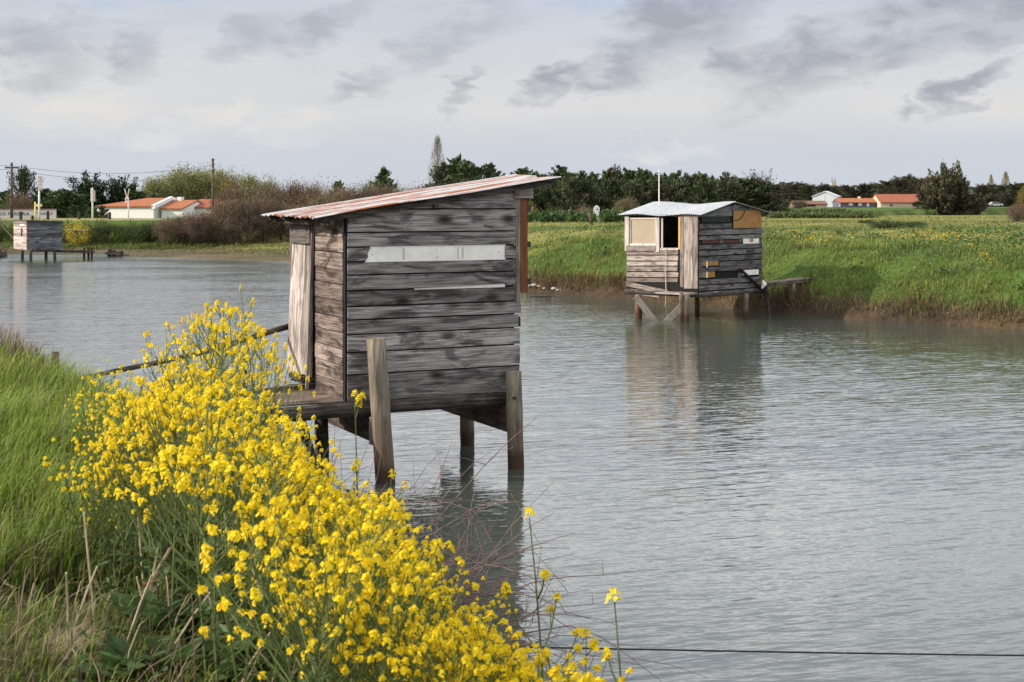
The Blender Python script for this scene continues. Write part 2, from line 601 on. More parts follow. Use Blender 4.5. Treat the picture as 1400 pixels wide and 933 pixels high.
M['needle'] = foliage('conifer_needle', 0.10, 0.7, 0.35)
M['twig'] = foliage('thin_twig', 0.05, 0.9, 0.2)
M['stem'] = plain('green_stem', (0.115, 0.15, 0.045), 0.6, 0.3, 9)
M['bark'] = plain('bark', (0.07, 0.055, 0.045), 0.95, 0.4, 6)
M['house_white'] = plain('white_render', (0.74, 0.73, 0.70), 0.85, 0.04, 2)
M['house_beige'] = plain('beige_render', (0.56, 0.45, 0.33), 0.85, 0.08, 1)
M['house_shaded'] = plain('shaded_blue_grey_wall', (0.12, 0.12, 0.17), 0.85, 0.1, 1)  # the shade on this wall is mixed into its blue-grey colour
M['metal_pale'] = plain('pale_metal_cladding', (0.60, 0.63, 0.67), 0.5, 0.05, 1)
M['sign_white'] = plain('white_sign', (0.74, 0.73, 0.72), 0.5, 0.05)
M['sign_pink'] = plain('faded_pink_sign', (0.56, 0.42, 0.38), 0.6, 0.15, 2)
M['sign_yellow'] = plain('yellow_painted_frame', (0.72, 0.60, 0.24), 0.6, 0.1)
M['lettering'] = plain('dark_lettering', (0.05, 0.055, 0.075), 0.8)
M['wall_pale'] = plain('painted_wall', (0.52, 0.52, 0.50), 0.9, 0.06, 0.5)
M['glass_dark'] = plain('dark_window_pane', (0.02, 0.022, 0.028), 0.15, 0.1)
M['car_paint'] = plain('white_car_paint', (0.50, 0.49, 0.49), 0.4, 0.02)
M['rubber'] = plain('tyre_rubber', (0.02, 0.02, 0.02), 0.8)


def tiles(name, c):
    m = Mat(name, 0.85, 0.15)
    n1 = m.noise(m.coord('Object', (2.2, 2.2, 2.2)), 1.0, 5, 0.65)
    n2 = m.noise(m.coord('Object', (9, 9, 9)), 1.0, 3, 0.6)
    wv = m.n('ShaderNodeTexWave'); wv.inputs['Scale'].default_value = 1.3
    wv.bands_direction = 'X'
    m.l(m.coord('Object', (1, 1, 1)), wv.inputs[0])
    cc = m.ramp(m.math('MULTIPLY_ADD', n2, 0.5, m.math('MULTIPLY', n1, 0.5)), [(0.33, tuple(v * .62 for v in c)), (0.5, c), (0.68, tuple(min(1, v * 1.25) for v in c))])
    cc = m.mix(0.25, cc, m.ramp(wv.outputs[1], [(0.0, tuple(v * .6 for v in c)), (1.0, c)]))
    m.color(cc)
    return m.m


M['tile_orange'] = tiles('orange_roof_tiles', (0.33, 0.125, 0.062))
M['tile_red'] = tiles('red_roof_tiles', (0.29, 0.098, 0.060))
M['tile_brown'] = tiles('brown_roof_tiles', (0.20, 0.10, 0.075))


# ------------------------------------------------------------------ terrain
NEAR = np.array([(2.6, -6), (2.1, 0), (1.45, 3), (0.95, 4.6), (0.2, 7.5), (-1.2, 11), (-3.55, 15), (-5.9, 18.2), (-11, 24), (-30, 38), (-120, 60)], float)
FAR = np.array([(120, -20), (30, 20), (14.5, 34.0), (12.64, 35.3), (11.2, 36.5), (9.67, 37.8), (8.42, 39.2), (7.19, 40.7), (5.57, 43.4), (3.77, 45.9), (2.44, 47.7), (0.5, 49.7), (-4.5, 61), (-11.5, 73.7), (-17.5, 78), (-22.8, 80.8), (-23.6, 82.2), (-20, 85.5),
                (-22, 86.7), (-30, 87.3), (-60, 89), (-160, 92)], float)


def sdist(line, x, y, left_is_land):
    """signed distance to a polyline; positive on the land side"""
    x = np.asarray(x, float); y = np.asarray(y, float)
    best = np.full(x.shape, 1e18); sg = np.zeros(x.shape)
    for (ax, ay), (bx, by) in zip(line[:-1], line[1:]):
        ex, ey = bx - ax, by - ay
        t = np.clip(((x - ax) * ex + (y - ay) * ey) / (ex * ex + ey * ey), 0, 1)
        qx, qy = x - ax - t * ex, y - ay - t * ey
        d = qx * qx + qy * qy
        cr = ex * qy - ey * qx
        upd = d < best - 1e-9
        best = np.where(upd, d, best); sg = np.where(upd, np.sign(cr), sg)
    s = np.sqrt(best) * np.where(sg == 0, 1, sg)
    return s if left_is_land else -s


def sm(a, b, x):
    t = np.clip((x - a) / (b - a), 0, 1)
    return t * t * (3 - 2 * t)


def wob(x, y, f, seed=0.0):
    """cheap smooth noise, about -1..1"""
    return (np.sin(x * f * 1.0 + 1.3 + seed) * np.cos(y * f * 1.13 - .7 + seed * 1.7) + .6 * np.sin(x * f * 2.3 - y * f * 1.9 + seed * 2.1)
            + .4 * np.sin(y * f * 3.7 + x * f * 2.9 + seed)) / 2.0


def s_near(x, y):
    return sdist(NEAR, x, y, True) + 0.10 * wob(x, y, 1.7)


def s_far(x, y):
    return sdist(FAR, x, y, False) + 0.2 * wob(x, y, 0.55, 2.0) + 0.12 * wob(x, y, 2.1, 5)


NX = [-50, 0, .12, .30, .8, 1.3, 2.0, 6, 60]
NH = [-1.2, -.06, .14, .36, .95, 1.32, 1.58, 1.68, 1.5]
FX = [-60, 0, .10, .35, 1.0, 2.2, 3.4, 5.5, 9, 60, 320, 4000]
FH = [-1.6, -.06, .22, .42, .80, 1.32, 1.64, 1.78, 1.72, 1.62, 1.30, 1.2]


def height(x, y):
    x = np.asarray(x, float); y = np.asarray(y, float)
    sn = s_near(x, y)
    hn = np.interp(sn, NX, NH) + 0.05 * wob(x, y, 2.3, 4) * sm(.2, 1, sn)
    sf = s_far(x, y)
    hr = np.interp(sf, FX, FH) + (0.12 * wob(x, y, .5, 1) + .05 * wob(x, y, 1.6, 3)) * sm(.6, 3, sf) * (1 - sm(60, 120, y))
    # field ridges farther out
    hr = hr + 0.16 * np.sin(y * .23 + x * .03) * sm(52, 62, y) * (1 - sm(110, 150, y))
    # left: low spit, then the road dike, then low ground behind it
    hl = np.interp(sf, [-60, 0, .3, 2, 9, 25], [-1.6, -.06, .10, .22, .62, .80])
    dike = np.interp(y + .12 * x + 3.0, [0, 88.0, 90.5, 96.5, 103, 107, 112], [0, 0, .25, 1.80, 1.84, 1.6, .55])
    hl = np.maximum(hl, np.where(sf > 0, dike, -9))
    hl = np.where(y > 111, np.minimum(hl, .55), hl)
    wl = 1 - sm(-9, 3, x + (y - 75) * .05)
    wl = wl * sm(45, 66, y)
    hf = hr * (1 - wl) + hl * wl
    return np.maximum(hn, hf)


def gz(x, y):
    return float(height(np.array([x]), np.array([y]))[0])


def axis_samples(pairs):
    out = []
    for a, b, st in pairs:
        out += list(np.arange(a, b, st))
    return np.array(out)


rr = axis_samples([(.6, 3, .3), (3, 16, .12), (16, 32, .35), (32, 52, .22), (52, 72, .45), (72, 115, .4), (115, 160, 1.5), (160, 400, 8), (400, 1000, 50), (1000, 4201, 400)])
th = np.radians(np.concatenate([np.arange(-180, -60, 6), np.arange(-60, -25, 1.5), np.arange(-25, 25, .22), np.arange(25, 60, 1.5), np.arange(60, 180, 6)]))
TH, RR = np.meshgrid(th, rr)
GX, GY = RR * np.sin(TH), RR * np.cos(TH)
GZ = height(GX, GY)
nr, nc = GX.shape
gv = np.stack([GX, GY, GZ], -1).reshape(-1, 3)
ii, jj = np.meshgrid(np.arange(nr - 1), np.arange(nc), indexing='ij')
j2 = (jj + 1) % nc
gf = np.stack([ii * nc + jj, ii * nc + j2, (ii + 1) * nc + j2, (ii + 1) * nc + jj], -1).reshape(-1, 4)[:, ::-1]
# ground cover zones (what grows or lies there)
SN, SF = s_near(GX, GY), s_far(GX, GY)
gc = np.zeros(GX.shape + (3,))
green = np.array([.062, .105, .022]); soil = np.array([.075, .055, .036]); mud = np.array([.10, .07, .042]); straw = np.array([.23, .185, .08]); deep = np.array([.035, .06, .016])
gc[:] = mud
f1 = sm(.15, .55, SN)[..., None]
nearc = soil * .6 * (1 - f1) + f1 * (soil * .38 + green * .35)
f2 = sm(.2, .75, SF)[..., None]
farc = (np.array([.070, .052, .036])) * (1 - f2) + f2 * green
# yellowish mown strips in the far field
st = (sm(.15, .75, np.sin(GY * .23 + GX * .03 + .6)) * sm(50, 56, GY) * .75 * (1 - sm(130, 200, GY)))[..., None]
farc = farc * (1 - st) + st * np.array([.20, .19, .06])
lf = (GX < -4) & (GY > 60) & (GY < 90)
farc = np.where((lf & (SF < 4.5))[..., None], np.array([.095, .080, .052]), farc)
farc = np.where((lf & (SF >= 4.5))[..., None], np.array([.14, .15, .05]), farc)
rd = (GX < -2) & (GY + .12 * GX > 93.5) & (GY < 120)
farc = np.where(rd[..., None], np.array([.22, .20, .11]), farc)
gc = np.where((SN > -1.0)[..., None], nearc, np.where((SF > -1.5)[..., None], farc, gc))
gme = array_mesh('ground', gv, gf, np.full(len(gf), 4), gc.reshape(-1, 3), True)
gm = Mat('earth_and_turf', 0.95, 0.1)
at = gm.n('ShaderNodeAttribute'); at.attribute_name = 'Col'
g1 = gm.noise(gm.coord('Object', (1, 1, 1)), 9.0, 6, 0.7)
g2 = gm.noise(gm.coord('Object', (.25, 1.1, 1)), .6, 5, 0.6)
gcol = gm.mix(1.0, at.outputs['Color'], gm.ramp(g1, [(0.3, .5), (0.7, 1.5)]), 'MULTIPLY')
gcol = gm.mix(1.0, gcol, gm.ramp(g2, [(0.35, (.7, .72, .8)), (0.65, (1.3, 1.22, 1.0))]), 'MULTIPLY')
gm.color(gcol)
gm.bump(g1, 0.7, 0.05)
ground = tag(link('ground', gme, gm.m), kind='structure')

# ------------------------------------------------------------------ water
wm = Mat('pond_water', 0.06, 0.5)
wm.b.inputs['IOR'].default_value = 1.75
wn0 = wm.noise(wm.coord('Object', (1, 1, 1)), .05, 3, 0.5)
wm.color(wm.ramp(wn0, [(0.3, (.044, .055, .047)), (0.7, (.055, .067, .057))]))
wa = wm.noise(wm.coord('Object', (1.1, 4.8, 1), rot=(0, 0, R(-19))), 1.0, 3, 0.55, 0.35)
wb = wm.noise(wm.coord('Object', (4.0, 9.5, 1), rot=(0, 0, R(-8))), 1.0, 2, 0.5, 0.2)
wc = wm.noise(wm.coord('Object', (.30, .9, 1), rot=(0, 0, R(-24))), 1.0, 2, 0.5)
gust = wm.ramp(wm.noise(wm.coord('Object', (.12, .25, 1)), 1.0, 3, 0.55), [(0.35, .65), (0.65, 1.2)])
hh = wm.math('ADD', wm.math('MULTIPLY', wa, .0105), wm.math('MULTIPLY', wb, .0040))
hh = wm.math('MULTIPLY', hh, gust)
hh = wm.math('ADD', hh, wm.math('MULTIPLY', wc, .012))
tcw = wm.n('ShaderNodeTexCoord'); spw = wm.n('ShaderNodeSeparateXYZ'); wm.l(tcw.outputs['Object'], spw.inputs[0])
expo = wm.ramp(wm.math('DIVIDE', spw.outputs[1], 100.0), [(.13, .03), (.24, .06), (.45, .12), (.80, .19)])
wm.set(wm.b.inputs['Roughness'], wm.math('MULTIPLY', expo, gust))
wm.bump(hh, 1.0, 1.0)
bn = wm.b.inputs['Normal'].links[0].from_node


def rip(scale, rot, amp):
    n = wm.n('ShaderNodeTexNoise'); n.inputs['Scale'].default_value = 1; n.inputs['Detail'].default_value = 2; n.inputs['Roughness'].default_value = .6
    wm.l(wm.coord('Object', scale, rot=(0, 0, R(rot))), n.inputs['Vector'])
    v = wm.n('ShaderNodeVectorMath'); v.operation = 'SUBTRACT'; wm.l(n.outputs['Color'], v.inputs[0]); v.inputs[1].default_value = (.5, .5, .5)
    v2 = wm.n('ShaderNodeVectorMath'); v2.operation = 'MULTIPLY'; wm.l(v.outputs[0], v2.inputs[0]); v2.inputs[1].default_value = amp
    return v2.outputs[0]


def vadd(a, b):
    v = wm.n('ShaderNodeVectorMath'); v.operation = 'ADD'; wm.l(a, v.inputs[0]); wm.l(b, v.inputs[1]); return v.outputs[0]


vs_ = wm.n('ShaderNodeVectorMath'); vs_.operation = 'SCALE'
wm.l(vadd(rip((3.2, 11, 1), -16, (.06, .15, 0)), rip((9, 24, 1), -6, (.05, .12, 0))), vs_.inputs[0]); wm.l(gust, vs_.inputs['Scale'])
nn_ = wm.n('ShaderNodeVectorMath'); nn_.operation = 'NORMALIZE'
wm.l(vadd(bn.outputs[0], vs_.outputs[0]), nn_.inputs[0]); wm.l(nn_.outputs[0], wm.b.inputs['Normal'])
wv = [(-3000, -60, 0), (3000, -60, 0), (3000, 130, 0), (-3000, 130, 0)]
wme = bpy.data.meshes.new('water'); wme.from_pydata(wv, [], [(0, 1, 2, 3)])
water = tag(link('water', wme, wm.m), kind='structure')


# ------------------------------------------------------------------ corrugated sheet
def corrugated_sheet(name, u0, u1, v0, v1, zfun, mat, parent, wl=.076, amp=.010, ns=10, per=8, thick=.004, jag=0.0):
    """sheet with ridges running along u; waves across v"""
    nv = int((v1 - v0) / wl * per)
    us = np.linspace(0, 1, ns + 1); vs = np.linspace(v0, v1, nv + 1)
    U = np.zeros((ns + 1, nv + 1)); V = np.zeros_like(U)
    for a in range(nv + 1):
        e0 = u0 if not callable(u0) else u0(vs[a]); e1 = u1 if not callable(u1) else u1(vs[a])
        U[:, a] = e0 + (e1 - e0) * us
    V[:] = vs[None, :]
    Z = zfun(U, V) + amp * np.sin(2 * PI * (V - v0) / wl)
    top = np.stack([U, V, Z], -1).reshape(-1, 3)
    bot = top - np.array([0, 0, thick])
    n = len(top); m = nv + 1
    fs = []
    for i in range(ns):
        for j in range(nv):
            a, b, c, d = i * m + j, i * m + j + 1, (i + 1) * m + j + 1, (i + 1) * m + j
            fs.append((a, d, c, b)); fs.append((n + a, n + b, n + c, n + d))
    for j in range(nv):
        fs.append((j, j + 1, n + j + 1, n + j)); k = ns * m
        fs.append((k + j, n + k + j, n + k + j + 1, k + j + 1))
    for i in range(ns):
        fs.append((i * m, n + i * m, n + (i + 1) * m, (i + 1) * m))
        k = nv
        fs.append((i * m + k, (i + 1) * m + k, n + (i + 1) * m + k, n + i * m + k))
    me = bpy.data.meshes.new(name)
    me.from_pydata([tuple(p) for p in np.concatenate([top, bot])], [], fs)
    for p in me.polygons: p.use_smooth = False
    return link(name, me, mat, parent)


# ------------------------------------------------------------------ near hut (local u = along the shaded wall, v = along the door side)
A1 = math.atan2(.44, .90)
H1 = tag(empty('fishing_hut', (-1.92, 16.5, 0), A1), 'weathered grey plank hut on stilts with a rusty corrugated roof and a white door', 'hut')
UL, VL = 2.19, 2.15


def roof1(u):
    return 3.105 + .149 * u


lev = [.895, 1.209, 1.468, 1.674, 1.844, 1.997, 2.18, 2.364, 2.516, 2.686, 2.856, 3.125, 3.60]
side = MB()
for k in range(len(lev) - 1):
    z0, z1 = lev[k] + .010, lev[k + 1] - .006
    jz = random.uniform(-.004, .004)
    e = UL + random.uniform(-.012, .035) + (.03 if k < 6 else 0)
    off = -.024 + random.uniform(-.006, .004)

    def put(a, b, za, zb):
        top = lambda u: min(zb, roof1(u) - .045)
        if top(b) <= za + .01:
            return
        us = [a, b]
        # break where the roof line cuts the board's top edge
        ux = (zb + .045 - 3.105) / .149
        if a < ux < b: us.insert(1, ux)
        u_lo = (za + .045 - 3.105) / .149
        poly = []
        if top(a) < za:
            poly = [(u_lo, za), (b, za)]
        else:
            poly = [(a, za), (b, za)]
        for u in reversed(us):
            if top(u) > za: poly.append((u, top(u)))
        side.plate(poly, 'y', off, off + .022)
    if k == 8:       # the board row that holds the white panel
        side.plate([(.012, z0), (.225, z0), (.265, z0 + .05), (.245, z0 + .1), (.30, z1), (.012, z1)], 'y', off, off + .022); put(2.035, e, z0, z1)
    elif k == 6:     # gap tapering open towards the far end
        side.plate([(.012, z0), (e, z0), (e, z0 + .018), (2.045, z0 + .018), (2.045, z1 + .002), (e, z1), (.012, z1)] if False else
                   [(.012, z0 + .002), (.9, z0 + .004), (2.045, z0 + .030), (2.05, z0 + .004), (e, z0 + .004), (e, z1), (.012, z1)], 'y', off, off + .022)
    else:
        put(.012, e, z0, z1)
o = side.build('side_wall', M['side_x'], H1, bevel=.003)
# black sheet added behind the boards, painting shade into the joints
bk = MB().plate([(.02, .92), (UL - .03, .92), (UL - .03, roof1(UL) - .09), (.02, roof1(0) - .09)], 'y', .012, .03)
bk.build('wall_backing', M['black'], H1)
wp = MB().plate([(.225, 2.500), (2.045, 2.500), (2.045, 2.702), (.30, 2.702), (.255, 2.60)], 'y', -.012, .004)
wp.build('white_panel', M['white_board'], H1)
wp2 = MB().box((.85, -.004, 2.16), (2.04, .006, 2.22)); wp2.build('white_slat', M['white_board'], H1)
scr = MB()
for u, z in [(.32, 2.6), (1.14, 2.555), (1.13, 2.64), (1.95, 2.6)]:
    MB().tube([(u, -.013, z), (u, -.0165, z)], .006, 6).build('nail', M['iron'], H1)
# thin pilot battens showing on the white panel
seam = plain('cream_seam', (.55, .51, .45), .7)
for u in (.70, 1.40, 1.46): MB().box((u, -.0135, 2.533), (u + .022, -.0125, 2.668)).build('panel_seam', seam, H1)

# door side: planks between the door and the corner
fr = MB()
zs = [.90, 1.10, 1.31, 1.50, 1.69, 1.86, 2.06, 2.25, 2.42, 2.62, 2.80, 3.04]
for k in range(len(zs) - 1):
    off = -.022 + random.uniform(-.008, .004)
    fr.box((off, .055, zs[k] + .004), (off + .022, 1.075 + random.uniform(-.015, .01), zs[k + 1] - .004), .002)
fr.build('front_wall', M['front_y'], H1, bevel=.003)
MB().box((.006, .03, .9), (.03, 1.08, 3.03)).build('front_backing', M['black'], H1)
# corner post with a dark joint, and the far corner post
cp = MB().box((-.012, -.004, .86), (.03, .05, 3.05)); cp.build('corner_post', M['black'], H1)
MB().box((-.03, 2.00, .92), (.05, 2.08, 3.06), .004).build('far_post', M['pale_z'], H1, bevel=.004)
# door: a pale slab hung at its top edge, foot swung outwards
dr = MB()
tp, bo = 2.93, 1.06
for (a, b) in ((1.12, 1.40), (1.404, 1.67), (1.674, 1.93)):
    q = [(-.035, a, tp), (-.010, a, tp), (-.010, b, tp), (-.035, b, tp)]
    s0 = -.075 - .04 * (a - 1.13) / .85; s1 = -.075 - .04 * (b - 1.13) / .85
    p = [(s0, a - .02, bo), (s0 + .026, a - .02, bo), (s1 + .026, b + .02, bo + .02), (s1, b + .02, bo + .02)]
    dr.hexa([p[0], p[1], p[2], p[3], q[0], q[1], q[2], q[3]])
flak = wood('bleached_flaking_door', 'z', (.09, .07, .058), (.38, .34, .31), (.56, .515, .48), knots=.2, stain=.6, bump=.5)
door = dr.build('door', flak, H1, bevel=.003)
de = MB().hexa([(-.135, 1.075, .92), (-.10, 1.075, .92), (-.10, 1.12, .92), (-.135, 1.12, .92), (-.055, 1.075, 3.0), (-.018, 1.075, 3.0), (-.018, 1.12, 3.0), (-.055, 1.12, 3.0)])
de.build('door_edge', M['pale_z'], door, bevel=.003)
db = MB().box((-.078, 1.12, 2.69), (-.052, 1.93, 2.922)); db.build('door_top_board', wood('grey_door_head', 'y', (.06, .05, .045), (.17, .155, .145), (.27, .25, .24)), door, bevel=.003)
db = MB().box((-.085, 1.11, 2.925), (-.03, 1.935, 2.962)); db.build('door_batten', M['pale_y'], door)
db = MB().box((-.13, 1.30, .99), (-.06, 1.80, 1.045)); db.build('door_sill', M['beam_y'], door)
# the two walls out of sight
MB().box((.0, VL - .02, .9), (UL, VL, 3.06)).build('back_wall', M['side_x'], H1)
MB().plate([(.05, .9), (VL - .02, .9), (VL - .02, 3.32), (.05, 3.32)], 'x', UL - .02, UL + .002).build('end_wall', M['front_y'], H1)
MB().box((.03, .03, .90), (UL - .03, VL - .03, .93)).build('floor', M['beam_x'], H1)
# ragged board ends at the far end
rg = MB()
for z in (1.0, 1.17, 1.36, 1.56, 1.75, 1.93):
    rg.box((UL + .006, -.01, z - .07), (UL + .03 + random.uniform(0, .035), .12, z + .06), .008)
rg.build('end_boards', M['beam_y'], H1)
# trim at the far end: red-brown board, grey strip, pale block under the roof
tr = MB().box((UL + .045, -.035, 2.10), (UL + .145, .01, 3.30)); trim = tr.build('trim_board', M['trim_red'], H1, bevel=.003)
for z in (3.13, 2.69, 2.24): MB().box((UL + .147, -.03, z - .035), (UL + .19, .0, z + .035)).build('hinge_stub', M['iron'], trim)
MB().box((UL - .012, -.034, 1.99), (UL + .042, -.003, 3.31)).build('corner_strip', M['post_z'], H1)
MB().box((UL - .05, -.065, 3.255), (UL + .21, -.036, 3.385)).build('rafter_block', M['pale_x'], H1, bevel=.004)
# roof
rf = corrugated_sheet('roof', lambda v: -.40 + .03 * math.sin(v * 9) + .015 * math.sin(v * 31), lambda v: 2.75 + .45 * max(0.0, v) / 2.1 * (v > .9), -.13, 2.12,
                      lambda U, V: 3.105 + .149 * U + .006 * np.sin(U * 3.1) * np.cos(V * 2.0) - .012 * np.maximum(0, -U), M['rust_roof'], H1)
rft = MB()
for v in (-.06, .7, 1.45, 2.06):
    rft.bar((-.30, v, 3.105 - .149 * .30 - .045), (2.70, v, 3.105 + .149 * 2.70 - .045), .05, .06)
rft.build('rafter', M['beam_x'], rf)
pur = MB()
for u in (-.2, .02, 1.1, 2.17): pur.bar((u, -.09, roof1(u) - .105), (u, 2.1, roof1(u) - .105), .05, .05)
pur.build('purlin', M['beam_y'], rf)


def post(name, x, y, ztop, xt, yt, r, mat, parent, rtop=None, n=12):
    """round pile standing in the water, its foot at (x, y) below the surface"""
    k = 9
    pts = [(x + (xt - x) * t, y + (yt - y) * t, -.9 + (ztop + .9) * t) for t in np.linspace(0, 1, k)]
    rad = [r * (1 + .03 * math.sin(i * 2.3)) * (1 if rtop is None else 1 + (rtop / r - 1) * i / (k - 1)) for i in range(k)]
    m = MB().tube(pts, rad, n)
    o = m.build(name, mat, parent)
    for p in o.data.polygons:
        if len(p.vertices) == 4: p.use_smooth = True
    return o


def w2l(root, p):
    """world to a hut's own coordinates"""
    a = root.rotation_euler.z
    d = Vector(p) - root.location
    c, s = math.cos(a), math.sin(a)
    return Vector((c * d.x + s * d.y, -s * d.x + c * d.y, d.z))


def pile(root, px0, py0, px1, py1, diam, mat=None, name='stilt', cap=False):
    """pile whose waterline shows at (px0, py0) and whose top shows at (px1, py1)"""
    Y = EYE * F / (py0 - HY)
    b = P(px0, py0, Y); t = P(px1, py1, Y)
    k = .9 / max(t.z, .1)
    foot = b - (t - b) * k
    b2, t2 = w2l(root, foot), w2l(root, t)
    return post(name, b2.x, b2.y, t2.z, t2.x, t2.y, diam / 2, mat or M['post_z'], root)


pile(H1, 527, 660, 514, 463, .228)
pile(H1, 705.5, 640, 702, 508, .198)
pile(H1, 639, 608, 638, 556, .19)
pile(H1, 441, 640, 439, 565, .17, M['beam_x'])
br = MB()
a, b = w2l(H1, P(410, 572, 17.2)), w2l(H1, P(438, 668, 16.9))
br.bar(a, b, .10, .07); br.build('diagonal_brace', M['beam_x'], H1)
# post-head nail and bolt
MB().tube([(2.02, -.34, .86), (2.02, .30, .86)], .018, 6).build('bolt', M['iron'], H1)
# beams and cross boards
MB().tube([(-1.75, -.02, .79), (-.6, -.03, .805), (.6, -.02, .825), (2.22, -.01, .81)], [.085, .09, .088, .08], 10).build('sill_log', M['beam_x'], H1)
MB().tube([(-.1, 1.95, .80), (2.22, 1.98, .81)], .08, 8).build('sill_log', M['beam_x'], H1)
MB().box((2.02, -.20, .42), (2.075, 1.95, .80)).build('cross_board', M['beam_y'], H1)
MB().box((.30, -.16, .42), (.355, 1.95, .72)).build('cross_board', M['beam_y'], H1)
MB().box((.22, -.245, .42), (.40, -.165, .735)).build('end_block', M['pale_z'], H1, bevel=.006)
jo = MB()
for u in (.15, .7, 1.25, 1.8): jo.box((u, .05, .79), (u + .06, VL, .895))
jo.build('joist', M['beam_y'], H1)
MB().box((-.02, -.03, .83), (2.2, .02, .893), .006).build('bottom_board', M['beam_x'], H1)
# landing and gangway to the bank
dk = MB()
for k in range(7):
    v = .02 + k * .19
    a = -1.0 - random.uniform(0, .35) if k < 4 else -.55 + .08 * (k - 4) - random.uniform(0, .2)
    dk.box((a, v, .885 + random.uniform(-.006, .006)), (.10, v + .182, .912), .004)
dk.build('landing', M['deck_x'], H1, bevel=.003)
gw = MB()
for k in range(3):
    v = .10 + k * .21
    gw.hexa([(-2.75, v, 1.02), (-.95, v, .915), (-.95, v + .2, .915), (-2.75, v + .2, 1.02), (-2.75, v, 1.045), (-.95, v, .942), (-.95, v + .2, .942), (-2.75, v + .2, 1.045)])
gw.build('gangway', M['deck_x'], H1, bevel=.003)
MB().bar((-1.6, 1.0, .90), (.05, 1.28, .945), .11, .05).build('landing_edge', M['deck_x'], H1)
# hand rail: one long pole from the bank to the hut, on its upright
pl = MB()
p0, p1 = P(84, 524, 15.6), P(402, 445, 18.5)
q = [w2l(H1, p0.lerp(p1, t) + Vector((0, 0, .10 * t * (1 - t) * -1.6 + .012 * math.sin(t * 9)))) for t in np.linspace(0, 1, 11)]
pl.tube(q, [.026 + .014 * i / 10 for i in range(11)], 8)
rail = pl.build('handrail', M['pole_wood'], H1, smooth=True)

# ------------------------------------------------------------------ second hut (u = shaded gable wall, v = window wall)
C2 = (4.97, 38.0)
A2 = math.atan2(.695, .72)
H2 = tag(empty('fishing_hut', (C2[0], C2[1], 0), A2), 'patched plank hut on stilts with a grey corrugated roof and orange gable board', 'hut')
rd = Vector((math.cos(A2), math.sin(A2))); ld = Vector((-math.sin(A2), math.cos(A2)))


def hv(px):
    t = (px - HX) / F
    return (C2[0] - t * C2[1]) / (t * ld.y - ld.x)


def hu(px):
    t = (px - HX) / F
    return (t * C2[1] - C2[0]) / (rd.x - t * rd.y)


def zu(px, py):
    return zat(py, C2[1] + rd.y * hu(px))


def zv(px, py):
    return zat(py, C2[1] + ld.y * hv(px))


V2, U2 = hv(857), hu(1042)


def wallbox_v(m, x0, y0, x1, y1, t0, t1, tilt=0):
    """panel on the window wall, given by photo corners; t is outward offset along -u"""
    a, b = hv(x1), hv(x0)
    m.plate([(a, zv(x1, y1)), (b, zv(x0, y1)), (b, zv(x0, y0)), (a, zv(x1, y0))], 'x', -t1, -t0)


def wallbox_u(m, x0, y0, x1, y1, t0, t1):
    """panel on the gable wall; heights are taken at the panel's middle, so boards stay level"""
    xm = (x0 + x1) / 2
    a, b = hu(x0), hu(x1)
    m.plate([(a, zu(xm, y1)), (b, zu(xm, y1)), (b, zu(xm, y0)), (a, zu(xm, y0))], 'y', -t1, -t0)


# frame and dark inside
fm = MB()
fm.box((.03, .03, .70), (U2 - .03, V2 - .03, .74))
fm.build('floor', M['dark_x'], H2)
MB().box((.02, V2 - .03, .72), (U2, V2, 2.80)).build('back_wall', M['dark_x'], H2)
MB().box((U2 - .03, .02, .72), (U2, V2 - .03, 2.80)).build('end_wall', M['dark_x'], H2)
# gable wall
gx0, gx1 = 0.0, U2
gw_ = MB()
rows = [(305, 312.5), (313, 321), (321.5, 327.2), (333.5, 340.5), (341, 348.5), (349, 356.5), (363.5, 370.5), (380, 387.5), (388, 395.5), (396, 403.5)]
for k, (ya, yb) in enumerate(rows):
    z1, z0 = zat(ya, C2[1] + 1.0), zat(yb, C2[1] + 1.0)
    off = -.022 + random.uniform(-.006, .006)
    ends = [(0.02, U2 + random.uniform(-.02, .02))]
    if k == 5: ends = [(.02, .16), (.16, U2)]
    if k == 0: ends = [(.02, hu(1000))]
    for a, b in ends:
        gw_.box((a, off, z0 + .012), (b, off + .022, z1 - .012), .006)
# short pieces between the gap rows
for (x0, x1, ya, yb) in ((983.5, 988, 327.5, 333), (1009.5, 1014.5, 327.5, 333), (1037, 1041, 327, 333.5), (983, 1041, 357, 363), (1008.5, 1014.5, 371, 379.5), (1036.5, 1041, 370, 379), (955.5, 960, 357, 380)):
    wallbox_u(gw_, x0, ya, x1, yb, .002, .022)
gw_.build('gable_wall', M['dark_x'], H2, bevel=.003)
gu = MB().plate([(.03, zu(957, 296)), (hu(1000), zu(998, 296)), (hu(1000), 3.10), (.03, 2.80)], 'y', -.02, .0)
gu.plate([(hu(1000.5), zu(1010, 287.5)), (U2 + .05, zu(1035, 287.5)), (U2 + .05, 2.90), (1.42, 3.12), (hu(1000.5), 3.115)], 'y', -.02, .0)
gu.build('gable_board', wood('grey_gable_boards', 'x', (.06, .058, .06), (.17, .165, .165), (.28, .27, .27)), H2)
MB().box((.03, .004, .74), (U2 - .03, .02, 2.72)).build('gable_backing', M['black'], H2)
m_ = MB(); wallbox_u(m_, 959.5, 295.8, 997.5, 303.8, -.002, .012); m_.build('tarpaulin', M['tarp'], H2)
tf = MB()
for k in range(7):
    a = hu(962 + k * 5.2); tf.bar((a, -.014, zu(980, 303)), (a + .09, -.014, zu(980, 297)), .012, .012)
tf.build('tarpaulin_fold', M['iron'], H2)
m_ = MB(); wallbox_u(m_, 1001.5, 288, 1039.5, 312, .022, .034); ob = m_.build('orange_panel', M['orange_board'], H2)
